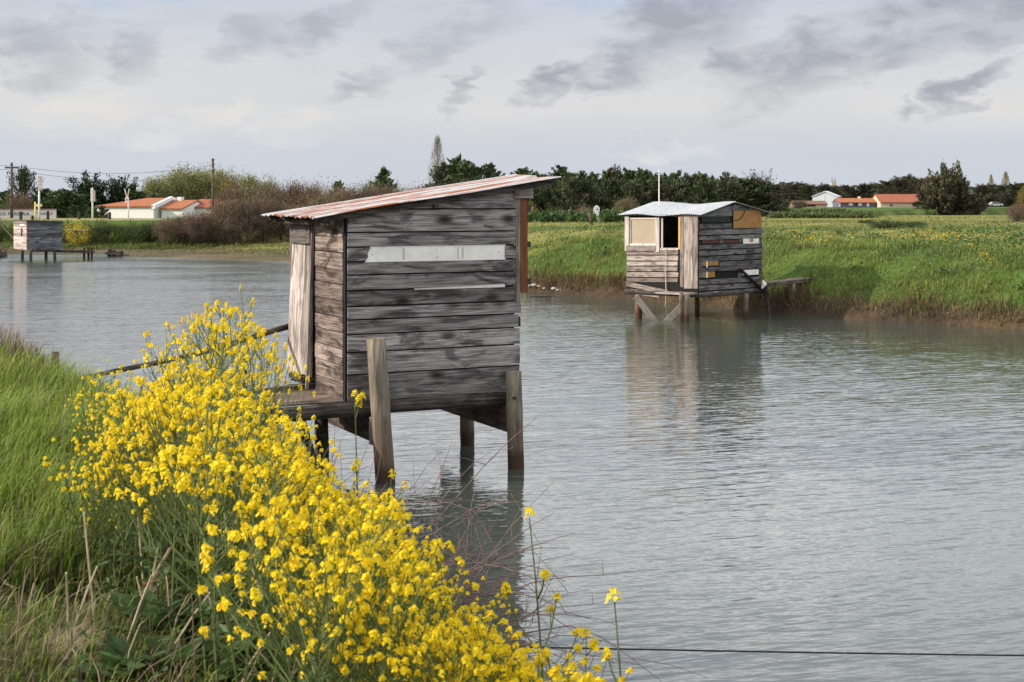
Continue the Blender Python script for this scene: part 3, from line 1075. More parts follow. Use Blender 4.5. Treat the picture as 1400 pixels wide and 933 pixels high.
cu = [Vector((hu(1002.5 + 14 * math.sin(t * 1.5)), -.04, zu(1010, 301.5) + .29 * (1 - math.cos(t * 1.5)) * 1.0)) for t in np.linspace(0, 1, 8)]
MB().tube(cu, .012, 5).build('hanging_cord', M['cable'], H2)
m_ = MB(); wallbox_u(m_, 960, 328, 983, 333, -.002, .008); m_.build('maroon_panel', M['maroon'], H2)
m_ = MB(); wallbox_u(m_, 988, 328, 1009, 333, -.002, .008); m_.build('maroon_panel', M['maroon'], H2)
m_ = MB(); wallbox_u(m_, 1015, 326.3, 1036.5, 333.2, .022, .03); pw = m_.build('white_panel', M['white_board'], H2)
m_ = MB(); wallbox_u(m_, 1023.5, 326.5, 1029, 331, .0305, .0325); m_.build('rust_stain', plain('rust_mark', (.36, .2, .12), .8), pw)
m_ = MB(); wallbox_u(m_, 1014, 369, 1036, 376, .022, .03); m_.build('white_panel', M['white_board'], H2)
m_ = MB(); wallbox_u(m_, 960.5, 356.5, 982, 363.5, -.002, .01); m_.build('ochre_panel', M['ochre'], H2)
m_ = MB(); wallbox_u(m_, 960.5, 371.5, 977, 379.5, -.002, .01); m_.build('ochre_panel', M['ochre'], H2)
m_ = MB(); wallbox_u(m_, 965, 357, 966.7, 380, .012, .02); m_.build('cream_batten', M['white_board'], H2)
MB().bar((hu(1009), -.05, zu(1010, 368)), (hu(1036), -.07, zu(1035, 394)), .03, .16, (0, -1, 0)).build('leaning_board', M['beam_x'], H2)
# window wall
ww = MB()
for ya, yb in ((342.5, 349), (349.5, 357), (357.5, 364), (364.5, 371.5), (372, 379.5), (380, 386.5)):
    off = .0 + random.uniform(0, .008)
    wallbox_v(ww, 857.5, ya + .3, 928 + random.uniform(-1, .5), yb - .5, off, off + .022)
ww.build('front_wall', M['pale_y'], H2, bevel=.003)
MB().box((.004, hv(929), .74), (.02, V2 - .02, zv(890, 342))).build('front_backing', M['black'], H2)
m_ = MB(); m_.plate([(hv(915), zv(915, 404)), (hv(857), zv(857, 391)), (hv(857), zv(857, 385)), (hv(915), zv(915, 397))], 'x', -.055, -.03); m_.build('sagging_board', M['pale_y'], H2, bevel=.003)
m_ = MB(); m_.plate([(hv(902), zv(902, 407)), (hv(863), zv(863, 402)), (hv(863), zv(863, 395)), (hv(902), zv(902, 401))], 'x', -.03, -.008); m_.build('lower_board', M['pale_y'], H2)
ud = MB()
for x0, x1, yb in ((930.5, 935.5, 393), (936, 943.5, 394), (944, 948, 394), (948.5, 954.6, 394.5)):
    wallbox_v(ud, x0, 296.5, x1, yb + random.uniform(-1, 1), .0, .024 + random.uniform(0, .012))
ud.build('upright_boards', M['pale_z'], H2, bevel=.004)
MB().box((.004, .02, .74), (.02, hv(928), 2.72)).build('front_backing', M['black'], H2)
wf = MB()
wallbox_v(wf, 855.5, 296.5, 861, 343, .0, .045); wallbox_v(wf, 896.5, 297, 902.5, 345, .0, .045); wallbox_v(wf, 863, 298, 896.5, 300, .0, .035); wallbox_v(wf, 862, 333.2, 897, 336, .0, .035); wallbox_v(wf, 861.8, 299, 863.6, 334, .0, .03)
win = wf.build('window', M['white_frame'], H2)
m_ = MB(); wallbox_v(m_, 863.6, 300, 896.5, 333.2, .005, .012); m_.build('screen', M['screen'], win)
m_ = MB(); wallbox_v(m_, 858, 336.2, 898, 343.5, .0, .06); m_.build('sill', M['pale_y'], win, bevel=.006)
wo_ = MB(); wallbox_v(wo_, 905, 298, 907, 341, .0, .03); wallbox_v(wo_, 903.5, 339.2, 928, 342.3, .0, .03)
win2 = wo_.build('window_opening', M['white_frame'], H2)
m_ = MB(); wallbox_v(m_, 928.3, 297, 930.8, 341, .0, .026); m_.build('yellow_edge', M['yellow_strip'], win2)
m_ = MB(); m_.bar((.75, hv(914), 1.9), (.75, hv(914), 2.45), .07, .07); m_.build('inner_post', M['beam_x'], H2)
rp = MB().tube([(-.07, hv(912.5), zv(912, 339)), (-.08, hv(912.3), zv(912, 370)), (-.07, hv(913), zv(912, 400)), (-.07, hv(912), .35), (-.05, hv(914), .06)], .012, 5)
rp.build('hanging_rope', M['rope'], H2)


def roof2(U, V):
    rid = 3.17 - .05 * np.sin(np.clip(V / V2, 0, 1) * PI)
    e0 = 2.815 + .01 * np.sin(V * 4)
    um = 1.42
    zl = e0 + (rid - e0) * np.clip((U + .14) / (um + .14), -.2, 1)
    zr = rid - (rid - 2.86) * np.clip((U - um) / (3.1 - um), 0, 1.2)
    return np.where(U <= um, zl, zr) + .012 * np.sin(V * 3.3 + 1)


r2 = corrugated_sheet('roof', lambda v: -.14 + .02 * math.sin(v * 3) + (.035 if v < 1.0 else 0), lambda v: 1.43, -.16, 2.78, roof2, M['zinc_roof'], H2, amp=.011)
r3 = corrugated_sheet('roof', 1.40, 3.12, -.12, 2.72, lambda U, V: roof2(U, V) - .006, corrugated('shaded_corrugated_iron', 'x', .62, (.22, .225, .225)), H2, amp=.011)  # darker iron: the far slope's shade from beneath is in its colour
rr_ = MB()
for u, z in ((.0, 2.80), (1.40, 3.085), (2.75, 2.87)): rr_.bar((u, -.12, z), (u, 2.70, z), .05, .06)
rr_.build('rafter', M['beam_y'], r2)
an = w2l(H2, P(901, 275, 40.2)); MB().tube([(an.x, an.y, 2.2), (an.x, an.y, zat(232, 40.2))], .017, 6).build('antenna_mast', M['white_pole'], H2)  # thin antenna mast rising from the roof
# stilts
pile(H2, 873, 436, 873, 403, .20, wood('red_brown_pile', 'z', (.10, .055, .038), (.22, .12, .085), (.33, .2, .15), knots=.1, wet=((.02, .018, .016), (.12, .07, .05))))
pile(H2, 931, 440.5, 931.5, 399, .115)
pile(H2, 938.5, 440.5, 939, 402, .15)
pile(H2, 953.5, 431, 953, 404, .14)
pile(H2, 1019.5, 436, 1020, 402, .14)
for (xa, ya, xb, yb, Ya) in ((869, 406, 893, 437, 38.4), (913, 438, 941, 410, 38.1)):
    a, b = w2l(H2, P(xa, ya, Ya)), w2l(H2, P(xb, yb, Ya))
    d = (b - a).normalized()
    low = b if b.z < a.z else a
    ext = (b - a) * (.18 if low is b else -.18)
    MB().bar(a if low is b else a + ext, (b + ext) if low is b else b, .05, .17, (0, 0, 1)).build('diagonal_brace', M['pale_x'], H2)
bb = MB(); bb.tube([(-.03, -.02, .68), (-.03, V2, .66)], .06, 8); bb.tube([(-.02, .0, .67), (U2, .0, .66)], .06, 8); bb.tube([(.02, V2 - .1, .66), (U2, V2 - .1, .66)], .06, 8)
bb.build('sill_log', M['beam_x'], H2)
m_ = MB(); m_.box((-.45, .05, .70), (.04, 1.15, .735), .01); m_.build('step_board', M['pale_y'], H2)
# gangway to the far bank
g0, g1 = w2l(H2, P(1044, 389, 39.6)), w2l(H2, P(1126, 380.5, 42.0))
g1.z += .02
gg = MB()
for s in (-.13, .13): gg.bar(g0 + Vector((0, s, 0)), g1 + Vector((0, s, 0)), .22, .10)
gg.build('gangway', M['deck_x'], H2, bevel=.01)
gp = w2l(H2, P(1082.5, 412, 40.4)); gt = w2l(H2, P(1083, 388, 40.4))
MB().bar((gp.x, gp.y, gp.z - .8), gt, .14, .14, (1, 0, 0)).build('gangway_post', M['pale_z'], H2)
gp = w2l(H2, P(1053, 424, 39.8)); gt = w2l(H2, P(1045, 392, 39.8))
MB().bar((gp.x, gp.y, gp.z - .5), gt, .12, .10, (1, 0, 0)).build('gangway_post', M['beam_x'], H2)
rag = MB()
c0 = w2l(H2, P(1043, 390, 39.5))
rag.tube([c0 + Vector((0, 0, .12)), c0 + Vector((.05, -.02, .02)), c0 + Vector((-.02, .02, -.10))], [.03, .08, .02], 7)
rag.build('white_rag', M['white_board'], H2)

# ------------------------------------------------------------------ third hut, far left
C3 = (-25.5, 75.0)
A3 = math.atan2(.62, .78)
H3 = tag(empty('fishing_hut', (C3[0], C3[1], 0), A3), 'small flat-roofed grey plank hut on stilts in front of the lettered wall', 'hut')
h3 = MB()
z = .56
tops = [.56, .72, .90, 1.07, 1.24, 1.42, 1.60, 1.76, 1.92, 2.08]
for k in range(9):
    off = random.uniform(-.012, .006)
    h3.box((0.02, -.02 + off, tops[k] + .006), (1.9 + random.uniform(-.02, .04), .005 + off, tops[k + 1] - .006), .006)
h3.build('side_wall', M['grey_x'], H3)
f3 = MB()
for k in range(9):
    f3.box((-.02, .02, tops[k] + .005), (.0, 1.98 + random.uniform(-.03, .02), tops[k + 1] - .004), .006)
f3.build('front_wall', wood('pale_pinkish_boards', 'y', (.18, .13, .115), (.44, .37, .34), (.60, .53, .49), knots=.5, stain=.5), H3)  # pale pinkish board colour
MB().box((-.03, .62, 1.25), (-.021, .82, 1.68)).build('window_slit', M['black'], H3)
MB().box((-.035, .30, 1.83), (-.022, 1.0, 1.90)).build('pale_board', M['white_board'], H3)
b3 = MB(); b3.box((.006, .008, .56), (1.88, 1.96, .60)); b3.box((.01, 1.93, .6), (1.88, 1.96, 2.03)); b3.box((1.86, .01, .6), (1.88, 1.93, 2.03)); b3.box((.006, .008, .6), (1.86, .02, 2.02)); b3.box((.006, .02, .6), (.02, 1.93, 2.02))
b3.build('hull', M['dark_x'], H3)
MB().hexa([(-.06, -.06, 2.085), (1.98, -.06, 2.0), (1.98, 2.02, 2.0), (-.06, 2.02, 2.085), (-.06, -.06, 2.125), (1.98, -.06, 2.035), (1.98, 2.02, 2.035), (-.06, 2.02, 2.125)]).build('roof', plain('roofing_felt', (.07, .068, .068), .9), H3)
for px in (30.5, 42, 63, 75): pile(H3, px, 355.5 if px != 42 else 357, px, 343, .16, M['beam_x'])
MB().tube([(.25, -.06, .52), (1.55, -.06, .50)], .07, 7).build('sill_log', M['beam_x'], H3)
wg = MB(); a, b = w2l(H3, P(78, 343.5, 76.5)), w2l(H3, P(127, 344.5, 77.5)); wg.bar(a, b, .7, .12); wg.build('gangway', M['beam_x'], H3)
for px in (115, 121, 125.5):
    t = w2l(H3, P(px, 339, 77.3)); MB().tube([(t.x, t.y, -.6), t], .06, 6).build('gangway_post', M['beam_x'], H3)
for (x0, y0, x1, y1) in ((-6, 300, 22, 330), (-2, 296, 12, 312)):
    a, b = w2l(H3, P(x0, y0, 78.5)), w2l(H3, P(x1, y1, 77.0)); MB().tube([a, b], .03, 6).build('lifting_pole', M['pole_wood'], H3)
MB().tube([w2l(H3, P(85, 314, 76.2)), w2l(H3, P(120, 315, 77))], .012, 4).build('thin_wire', M['rope'], H3)


# ------------------------------------------------------------------ plants: helpers
def ground_at(px, py, y0=3.0, y1=500.0):
    """first ground point on the ray through a photo pixel"""
    Y = np.concatenate([np.arange(y0, 120, .1), np.arange(120, y1, 1.0)])
    X = (px - HX) / F * Y; Z = EYE - (py - HY) / F * Y
    h = height(X, Y)
    k = np.argmax(h >= Z)
    return Vector((X[k], Y[k], h[k])) if h[k] >= Z[k] else None


def jit(c, n, v=.25, r=RNG):
    """n colours around c: brightness and hue varied"""
    c = np.array(c)[None, :]
    b = 1 + v * r.standard_normal((n, 1)) * .6
    hue = 1 + .10 * r.standard_normal((n, 3))
    return np.clip(c * np.clip(b, .35, 1.9) * hue, .004, .9)


def mixc(a, b, t):
    return np.array(a)[None, :] * (1 - t[:, None]) + np.array(b)[None, :] * t[:, None]


# ------------------------------------------------------------------ near bank grass (stuff)
def near_grass():
    n = 120000
    Y = 3.2 * (22 / 3.2) ** RNG.random(n)
    X = Y * RNG.uniform(-.44, .12, n)
    s = s_near(X, Y)
    dens = np.where((Y < 6.0) & (s > 1.1), .22, 1.0) * np.where(s < .5, .45, 1.0)
    # the flower bed's own patch has thinner grass
    dens *= np.where((s < 1.55) & (Y < 12.5), .42, 1.0)
    dens *= np.clip(.75 + .6 * wob(X, Y, 1.9, 7), .2, 1)
    ok = (s > .04) & (s < 7) & (RNG.random(n) < dens)
    X, Y, s = X[ok], Y[ok], s[ok]; n = len(X)
    Z = height(X, Y) - .015
    near = sm(7.2, 5.4, Y) * sm(1.2, 1.9, s)
    h = RNG.uniform(.16, .42, n) * (1 - .55 * near) * np.clip(1 + .35 * wob(X, Y, 1.3, 2), .5, 1.6) * sm(.0, .5, s + .25)
    wd = (.0035 + .00055 * Y) * RNG.uniform(.7, 1.4, n)
    az = RNG.normal(.15, 1.0, n)
    lean = np.clip(RNG.normal(.55, .3, n), .05, 1.3)
    g = np.clip(.5 + .5 * wob(X, Y, .8, 5) + .25 * RNG.standard_normal(n), 0, 1)
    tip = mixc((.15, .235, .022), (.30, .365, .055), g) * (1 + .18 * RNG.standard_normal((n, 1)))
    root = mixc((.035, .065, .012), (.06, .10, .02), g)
    dry = RNG.random(n) < (.06 + .30 * near + .35 * sm(.55, .1, s) + .10 * sm(1.6, 1.1, s))
    tip[dry] = jit((.20, .165, .085), dry.sum(), .4); root[dry] = jit((.09, .065, .038), dry.sum(), .3)
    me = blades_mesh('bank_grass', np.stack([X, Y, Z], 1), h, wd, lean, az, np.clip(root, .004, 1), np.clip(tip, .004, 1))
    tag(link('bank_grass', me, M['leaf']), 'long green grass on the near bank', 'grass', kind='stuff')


near_grass()


def dry_heads():
    """purple-brown dead seed heads along the crest at the bank's far end"""
    n = 2600
    px = RNG.uniform(-40, 150, n); Y = RNG.uniform(13.2, 16.4, n)
    X = (px - HX) / F * Y
    s = s_near(X, Y)
    ok = (s > .35) & (s < 2.6); X, Y = X[ok], Y[ok]; n = len(X)
    Z = height(X, Y)
    h = RNG.uniform(.22, .58, n) * np.clip(1.0 - .55 * sm(-5.3, -4.4, X), .3, 1)
    c = jit((.105, .072, .062), n, .35); t = jit((.20, .15, .125), n, .35)
    me = blades_mesh('dead_seed_heads', np.stack([X, Y, Z], 1), h, RNG.uniform(.010, .02, n), RNG.uniform(.05, .5, n), RNG.uniform(-.8, 1.6, n), c, t)
    tag(link('dead_seed_heads', me, M['twig']), 'brown dead seed heads standing along the bank crest', 'dead stems', kind='stuff')


dry_heads()


def dry_stalks():
    """straw-coloured cut stalks and litter at the foot of the flowers"""
    n = 1700
    Y = RNG.uniform(3.6, 7.6, n); X = Y * RNG.uniform(-.40, -.12, n)
    s = s_near(X, Y)
    ok = (s > .9) & (s < 3.4) & (RNG.random(n) < np.clip(.5 + .5 * wob(X, Y, 2.2, 3), .1, 1) * np.where(Y > 6, .5, 1)); X, Y, s = X[ok], Y[ok], s[ok]; n = len(X)
    Z = height(X, Y) - .01
    h = RNG.uniform(.08, .34, n) * np.where(RNG.random(n) < .25, 1.6, 1.0) * np.clip(1.5 - s * .32, .4, 1.2)
    c = jit((.10, .07, .045), n, .4); t = jit((.30, .235, .155), n, .5)
    me = blades_mesh('dead_stalks', np.stack([X, Y, Z], 1), h, RNG.uniform(.003, .008, n), np.clip(RNG.normal(.7, .5, n), .05, 2.2), RNG.normal(.3, 1.2, n), c, t)
    tag(link('dead_stalks', me, M['twig']), 'straw coloured dead stalks below the yellow flowers', 'dead stalks', kind='stuff')
    # low leafy weeds there
    n = 5200
    Y = RNG.uniform(3.6, 9.0, n); X = Y * RNG.uniform(-.36, .02, n)
    s = s_near(X, Y)
    ok = (s > .4) & (s < 2.3) & (RNG.random(n) < np.clip(.45 + .7 * wob(X, Y, 2.7, 9), .05, 1)); X, Y, s = X[ok], Y[ok], s[ok]; n = len(X)
    c = np.stack([X, Y, height(X, Y) + RNG.uniform(.01, .30, n)], 1)
    d = RNG.standard_normal((n, 3)) * np.array([1, 1, .5]); nn = RNG.standard_normal((n, 3)) * .5 + np.array([0, 0, 1.0])
    q = leaf_quads(c, d, nn, RNG.uniform(.025, .07, n), RNG.uniform(.012, .034, n))
    cl = jit((.05, .095, .025), n, .4); r = RNG.random(n) < .02; cl[r] = jit((.16, .06, .03), r.sum())
    tag(link('low_weeds', quads_mesh('low_weeds', q, cl), M['leaf']), 'low leafy weeds under the yellow flowers', 'weeds', kind='stuff')


dry_stalks()


# ------------------------------------------------------------------ far bank and field grass (stuff)
def far_grass(name, label, n, pxr, Yr, smin, smax, hr, wr, pal, seed, edge=True, ylog=True):
    px = RNG.uniform(*pxr, n)
    Y = Yr[0] * (Yr[1] / Yr[0]) ** RNG.random(n) if ylog else RNG.uniform(*Yr, n)
    X = (px - HX) / F * Y
    s = s_far(X, Y)
    cl = wob(X, Y, 1.15, seed) + .5 * wob(X, Y, 3.1, seed + 2)
    ok = (s > smin) & (s < smax) & (RNG.random(n) < np.clip(.75 + .5 * cl, .15, 1))
    X, Y, s, cl = X[ok], Y[ok], s[ok], cl[ok]; n = len(X)
    Z = height(X, Y) - .03
    h = RNG.uniform(*hr, n) * np.clip(1 + .55 * cl, .45, 1.9)
    if name == 'dike_grass': h = np.where(Y + .12 * X + 3 > 94.5, h * .08, np.where(Y + .12 * X + 3 < 90.5, h * .4, h))
    wd = RNG.uniform(*wr, n) * Y / 42
    lean = np.clip(RNG.normal(.5, .3, n), .05, 1.4); az = RNG.normal(-.3, 1.5, n)
    g = np.clip(.5 + .45 * wob(X, Y, .62, seed + 5) + .30 * RNG.standard_normal(n), 0, 1)
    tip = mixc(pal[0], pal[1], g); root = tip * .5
    dk = np.clip(wob(X, Y, .9, seed + 8) - .15, 0, 1); tip *= (1 - .55 * dk)[:, None]; root *= (1 - .4 * dk)[:, None]
    if edge:
        e = sm(.78, .2, s + .25 * wob(X, Y, 1.3, 3) + .25 * RNG.standard_normal(n))
        dry = RNG.random(n) < e * .93 + .05
        tip[dry] = jit((.33, .235, .115), dry.sum(), .4); root[dry] = jit((.15, .10, .05), dry.sum(), .4)
        h[dry] *= .8; lean[dry] *= 1.4
    tip *= 1 + .22 * RNG.standard_normal((n, 1))
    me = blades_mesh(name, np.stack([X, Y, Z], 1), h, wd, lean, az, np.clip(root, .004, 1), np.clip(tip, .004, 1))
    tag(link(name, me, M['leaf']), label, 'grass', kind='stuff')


far_grass('far_bank_grass', 'long grass on the opposite bank, brown at the water', 95000, (640, 1500), (33.8, 56), .02, 9, (.06, .24), (.014, .03), ((.125, .205, .026), (.28, .31, .085)), 3)
far_grass('meadow_grass', 'meadow grass on the flat field beyond the bank', 42000, (660, 1500), (46, 125), 5.5, 999, (.05, .17), (.018, .032), ((.15, .20, .045), (.34, .31, .11)), 11, False)
far_grass('spit_grass', 'short grass on the low spit', 16000, (120, 560), (72, 92), 1.2, 60, (.05, .18), (.018, .03), ((.15, .18, .045), (.27, .24, .09)), 17, True, False)
far_grass('dike_grass', 'tall grass on the road dike beyond the small hut', 16000, (-60, 330), (87.3, 96.5), .15, 60, (.25, .75), (.018, .03), ((.08, .14, .025), (.18, .21, .06)), 23, True, False)


def flower_dots():
    spots = [(1085, 338, 45, 5), (1130, 336, 40, 4), (1290, 338, 70, 8), (1330, 330, 60, 5), (1385, 330, 40, 5), (1330, 347, 40, 3), (1345, 366, 20, 6), (1395, 345, 30, 6), (1165, 370, 10, 2), (1110, 318, 60, 3),
             (1220, 312, 60, 3), (1340, 303, 50, 3), (1240, 330, 60, 4), (1090, 325, 50, 3)]
    C, S = [], []
    for px, py, w_, h_ in spots:
        for _ in range(int(w_ * h_ * (.36 if py > 328 else .05))):
            p = ground_at(px + random.gauss(0, w_ * .42), py + random.gauss(0, h_ * .42), 33, 120)
            if p is None or p.y > 110 or s_far(np.array([p.x]), np.array([p.y]))[0] < 1: continue
            C.append((p.x, p.y, p.z + random.uniform(.12, .42))); S.append(random.uniform(.022, .05) * p.y / 42)
    C = np.array(C); n = len(C)
    q = leaf_quads(C, RNG.standard_normal((n, 3)), RNG.standard_normal((n, 3)) * .6 + np.array([-.3, -.5, .6]), np.array(S), np.array(S))
    tag(link('buttercups', quads_mesh('buttercups', q, jit((.62, .43, .03), n, .2)), M['leaf']), 'yellow wild flowers scattered in drifts over the opposite bank', 'wild flowers', kind='stuff')
    # dark leafy weeds standing in the grass
    cs, cols = [], []
    for k in range(420):
        px, Y = RNG.uniform(690, 1480), 36 * (62 / 36) ** RNG.random()
        X = (px - HX) / F * Y
        if s_far(np.array([X]), np.array([Y]))[0] < 1.1: continue
        if wob(X, Y, .35, 21) < -.25: continue
        m = 50; r = RNG.uniform(.25, .75)
        c = RNG.standard_normal((m, 3)) * np.array([r * .55, r * .5, r * .22]) + np.array([X, Y, gz(X, Y) + r * .32])
        cs.append(c); cols.append(jit((.045, .105, .022) if RNG.random() < .6 else (.085, .15, .05), m, .4))
    c = np.concatenate(cs); cl = np.concatenate(cols); n = len(c)
    q = leaf_quads(c, RNG.standard_normal((n, 3)), RNG.standard_normal((n, 3)) * .7 + np.array([0, 0, .8]), RNG.uniform(.05, .12, n), RNG.uniform(.03, .07, n))
    tag(link('tall_weeds', quads_mesh('tall_weeds', q, cl), M['leaf']), 'dark leafy weeds in clumps on the opposite bank', 'weeds', kind='stuff')


flower_dots()

# dry rushes hanging over the water's edge, and clods of bank
seg = FAR[2:12]
sl = np.hypot(*(seg[1:] - seg[:-1]).T); n = 9500
k_ = RNG.choice(len(sl), n, p=sl / sl.sum()); t_ = RNG.random(n)
X = seg[k_, 0] + (seg[k_ + 1, 0] - seg[k_, 0]) * t_ + RNG.uniform(-.3, .9, n); Y = seg[k_, 1] + (seg[k_ + 1, 1] - seg[k_, 1]) * t_ + RNG.uniform(-.3, .9, n)
s = s_far(X, Y); ok = (s > .03) & (s < .5) & (RNG.random(n) < np.clip(.5 + .8 * wob(X, Y, 1.1, 31), .06, 1)); X, Y = X[ok], Y[ok]; n = len(X)
me = blades_mesh('dry_rushes', np.stack([X, Y, height(X, Y) + .06], 1), RNG.uniform(.18, .5, n), RNG.uniform(.012, .026, n), RNG.uniform(.3, 1.6, n), RNG.normal(-2.0, .9, n), jit((.11, .075, .04), n, .4), jit((.32, .225, .12), n, .45))
tag(link('dry_rushes', me, M['twig']), 'brown dry grass hanging over the water along the opposite bank', 'dry grass', kind='stuff')


# ------------------------------------------------------------------ trees and shrubs
def join_quads(lst, cols, name):
    return quads_mesh(name, np.concatenate(lst), np.concatenate(cols))


def cypress_mesh(h, r, n_br, r0=.12, c=(.038, .062, .022), brown=.0, lean=(.0, .0), spread=1.0, seed=1, leaf=.26, nl=55, up=.55):
    """dark conifer crown of pointed, upswept sprays"""
    g = np.random.default_rng(seed)
    Q, Cc = [], []
    mb = MB()
    mb.tube([(0, 0, -.3), (lean[0] * .3, lean[1] * .3, h * .45), (lean[0] * .9, lean[1] * .9, h * .93)], [h * .028, h * .018, h * .005], 7)
    for k in range(n_br):
        t = r0 + (1 - r0) * (g.random() ** 1.25)
        az = g.uniform(0, 2 * PI)
        prof = (math.sin(min(1, (1 - t) * 1.25 + .08) * PI / 2)) ** .8
        ln = r * prof * g.uniform(.55, 1.2) * spread + .10 * r
        el = R(g.normal(-4 + 74 * t * up, 13))
        d = np.array([math.cos(az) * math.cos(el), math.sin(az) * math.cos(el), math.sin(el)])
        p0 = np.array([lean[0] * t, lean[1] * t, h * t * .93])
        tips = p0 + d * ln
        mb.tube([p0, p0 + d * ln * .8], [h * .006, h * .002], 4, False)
        m = int(nl * (.5 + .7 * ln / r))
        f = g.random(m) ** .75
        sp = (.17 * ln * (1.08 - f) + .035 * r)[:, None]
        cpt = p0 + d * ln * f[:, None] + g.standard_normal((m, 3)) * sp * np.array([1, 1, .6]) + np.array([0, 0, 1]) * (f ** 2 * ln * .16)[:, None]
        dd = d * 1.0 + g.standard_normal((m, 3)) * .45 + np.array([0, 0, .25])
        Q.append(leaf_quads(cpt, dd, g.standard_normal((m, 3)), leaf * g.uniform(.6, 1.35, m), leaf * .38 * g.uniform(.6, 1.3, m)))
        base = np.array(c) * (1 - brown) + np.array((.062, .050, .030)) * brown
        if g.random() < brown: base = np.array((.072, .056, .034))
        Cc.append(jit(base * g.uniform(.6, 1.55), m, .35, g))
    return join_quads(Q, Cc, 'crown'), mb.mesh('trunk')


def bushy_mesh(h, r, n_cl, c, c2, seed=1, leaf=.22, nl=80, z0=.15, bare=0.0, twig_c=(.10, .075, .06), up=.0):
    """broadleaf crown: limbs carrying loose clumps of leaves"""
    g = np.random.default_rng(seed)
    Q, Cc = [], []
    mb = MB()
    mb.tube([(0, 0, -.3), (0, 0, h * .3), (.03 * h, 0, h * .6)], [h * .03, h * .022, h * .01], 7)
    for k in range(n_cl):
        v = unit(g.standard_normal(3))
        rr = g.uniform(.35, 1.0) ** .6
        cc = np.array([v[0] * r * rr, v[1] * r * rr, h * (z0 + (1 - z0) * .5) + v[2] * h * (1 - z0) * .5 * rr])
        mb.tube([(0, 0, h * g.uniform(.12, .4)), tuple(cc * np.array([.5, .5, .8])), tuple(cc)], [h * .010, h * .006, h * .002], 4, False)
        m = int(nl * g.uniform(.5, 1.3)); sz = g.uniform(.10, .22) * (r + h * .4) * .7
        p = cc + g.standard_normal((m, 3)) * sz * np.array([1, 1, .8])
        t = g.random()
        col = np.array(c) * (1 - t) + np.array(c2) * t
        nb = int(m * bare)
        if nb:
            b = p[:nb]; dd = (b - cc) * .5 + g.standard_normal((nb, 3)) * .2 * sz + np.array([0, 0, sz * (.8 + up)])
            Q.append(leaf_quads(b, dd, g.standard_normal((nb, 3)), g.uniform(1.5, 4, nb) * leaf, leaf * .16 * g.uniform(.6, 1.3, nb)))
            Cc.append(jit(twig_c, nb, .35, g))
        Q.append(leaf_quads(p[nb:], g.standard_normal((m - nb, 3)), g.standard_normal((m - nb, 3)), leaf * g.uniform(.6, 1.4, m - nb), leaf * .6 * g.uniform(.6, 1.3, m - nb)))
        Cc.append(jit(col * g.uniform(.75, 1.25), m - nb, .3, g))
    return join_quads(Q, Cc, 'crown'), mb.mesh('trunk')


def fan_mesh(h, r, n, c, seed=1, leaf=.34, nl=90, el0=18, el1=85, fork=3):
    """broad cypress: long bare-based limbs fanning out, each a ragged spray"""
    g = np.random.default_rng(seed)
    Q, Cc = [], []
    mb = MB(); mb.tube([(0, 0, -.3), (0, 0, h * .16)], [h * .05, h * .04], 7)
    for k in range(n):
        az = k * 2.4 + g.normal(0, .4); el = R(el0 + (el1 - el0) * g.random() ** .9)
        d = np.array([math.cos(az) * math.cos(el), math.sin(az) * math.cos(el), math.sin(el)])
        tip = d * np.array([r, r, h]) * g.uniform(.62, 1.08)
        p0 = np.array([0, 0, h * g.uniform(.04, .16)])
        mid = p0 + (tip - p0) * .5 + np.array([0, 0, .05 * h])
        mb.tube([p0, mid, tip], [h * .014, h * .009, h * .003], 5, False)
        for q in range(fork + 1):
            e = tip if q == 0 else mid + (tip - mid) * g.uniform(.2, .8) + g.standard_normal(3) * np.array([.16 * r, .16 * r, .09 * h])
            a = p0 + (mid - p0) * g.uniform(.3, 1.0)
            m = int(nl * g.uniform(.6, 1.2)); f = g.random(m) ** .8
            dd = (e - a); L_ = np.linalg.norm(dd); sp = (.10 * L_ * (1.12 - f) + .012 * r)[:, None]
            pp = a + dd * f[:, None] + g.standard_normal((m, 3)) * sp - np.array([0, 0, 1]) * (np.abs(g.standard_normal(m)) * .05 * L_)[:, None]
            Q.append(leaf_quads(pp, dd / L_ + g.standard_normal((m, 3)) * .5, g.standard_normal((m, 3)), leaf * g.uniform(.6, 1.35, m), leaf * .36 * g.uniform(.6, 1.3, m)))
            Cc.append(jit(np.array(c) * g.uniform(.7, 1.4), m, .35, g))
    return join_quads(Q, Cc, 'crown'), mb.mesh('trunk')


def poplar_mesh(h, r, n, c, seed=3, wd=.05):
    g = np.random.default_rng(seed)
    mb = MB(); mb.tube([(0, 0, -.3), (0, 0, h * .5), (.05, 0, h * .98)], [h * .014, h * .009, h * .002], 6)
    t = g.uniform(.18, 1.0, n); az = g.uniform(0, 2 * PI, n)
    rr = r * np.sin(np.clip((1 - t) * 1.3 + .1, 0, 1) * PI / 2) * g.random(n) ** .6
    p = np.stack([np.cos(az) * rr, np.sin(az) * rr, h * t * .95], 1)
    d = np.stack([np.cos(az) * .28, np.sin(az) * .28, np.ones(n)], 1) + .15 * g.standard_normal((n, 3))
    q = leaf_quads(p, d, g.standard_normal((n, 3)), h * g.uniform(.04, .10, n), wd * g.uniform(.5, 1.2, n))
    return quads_mesh('crown', q, jit(c, n, .3, g)), mb.mesh('trunk')


PROTO = {}


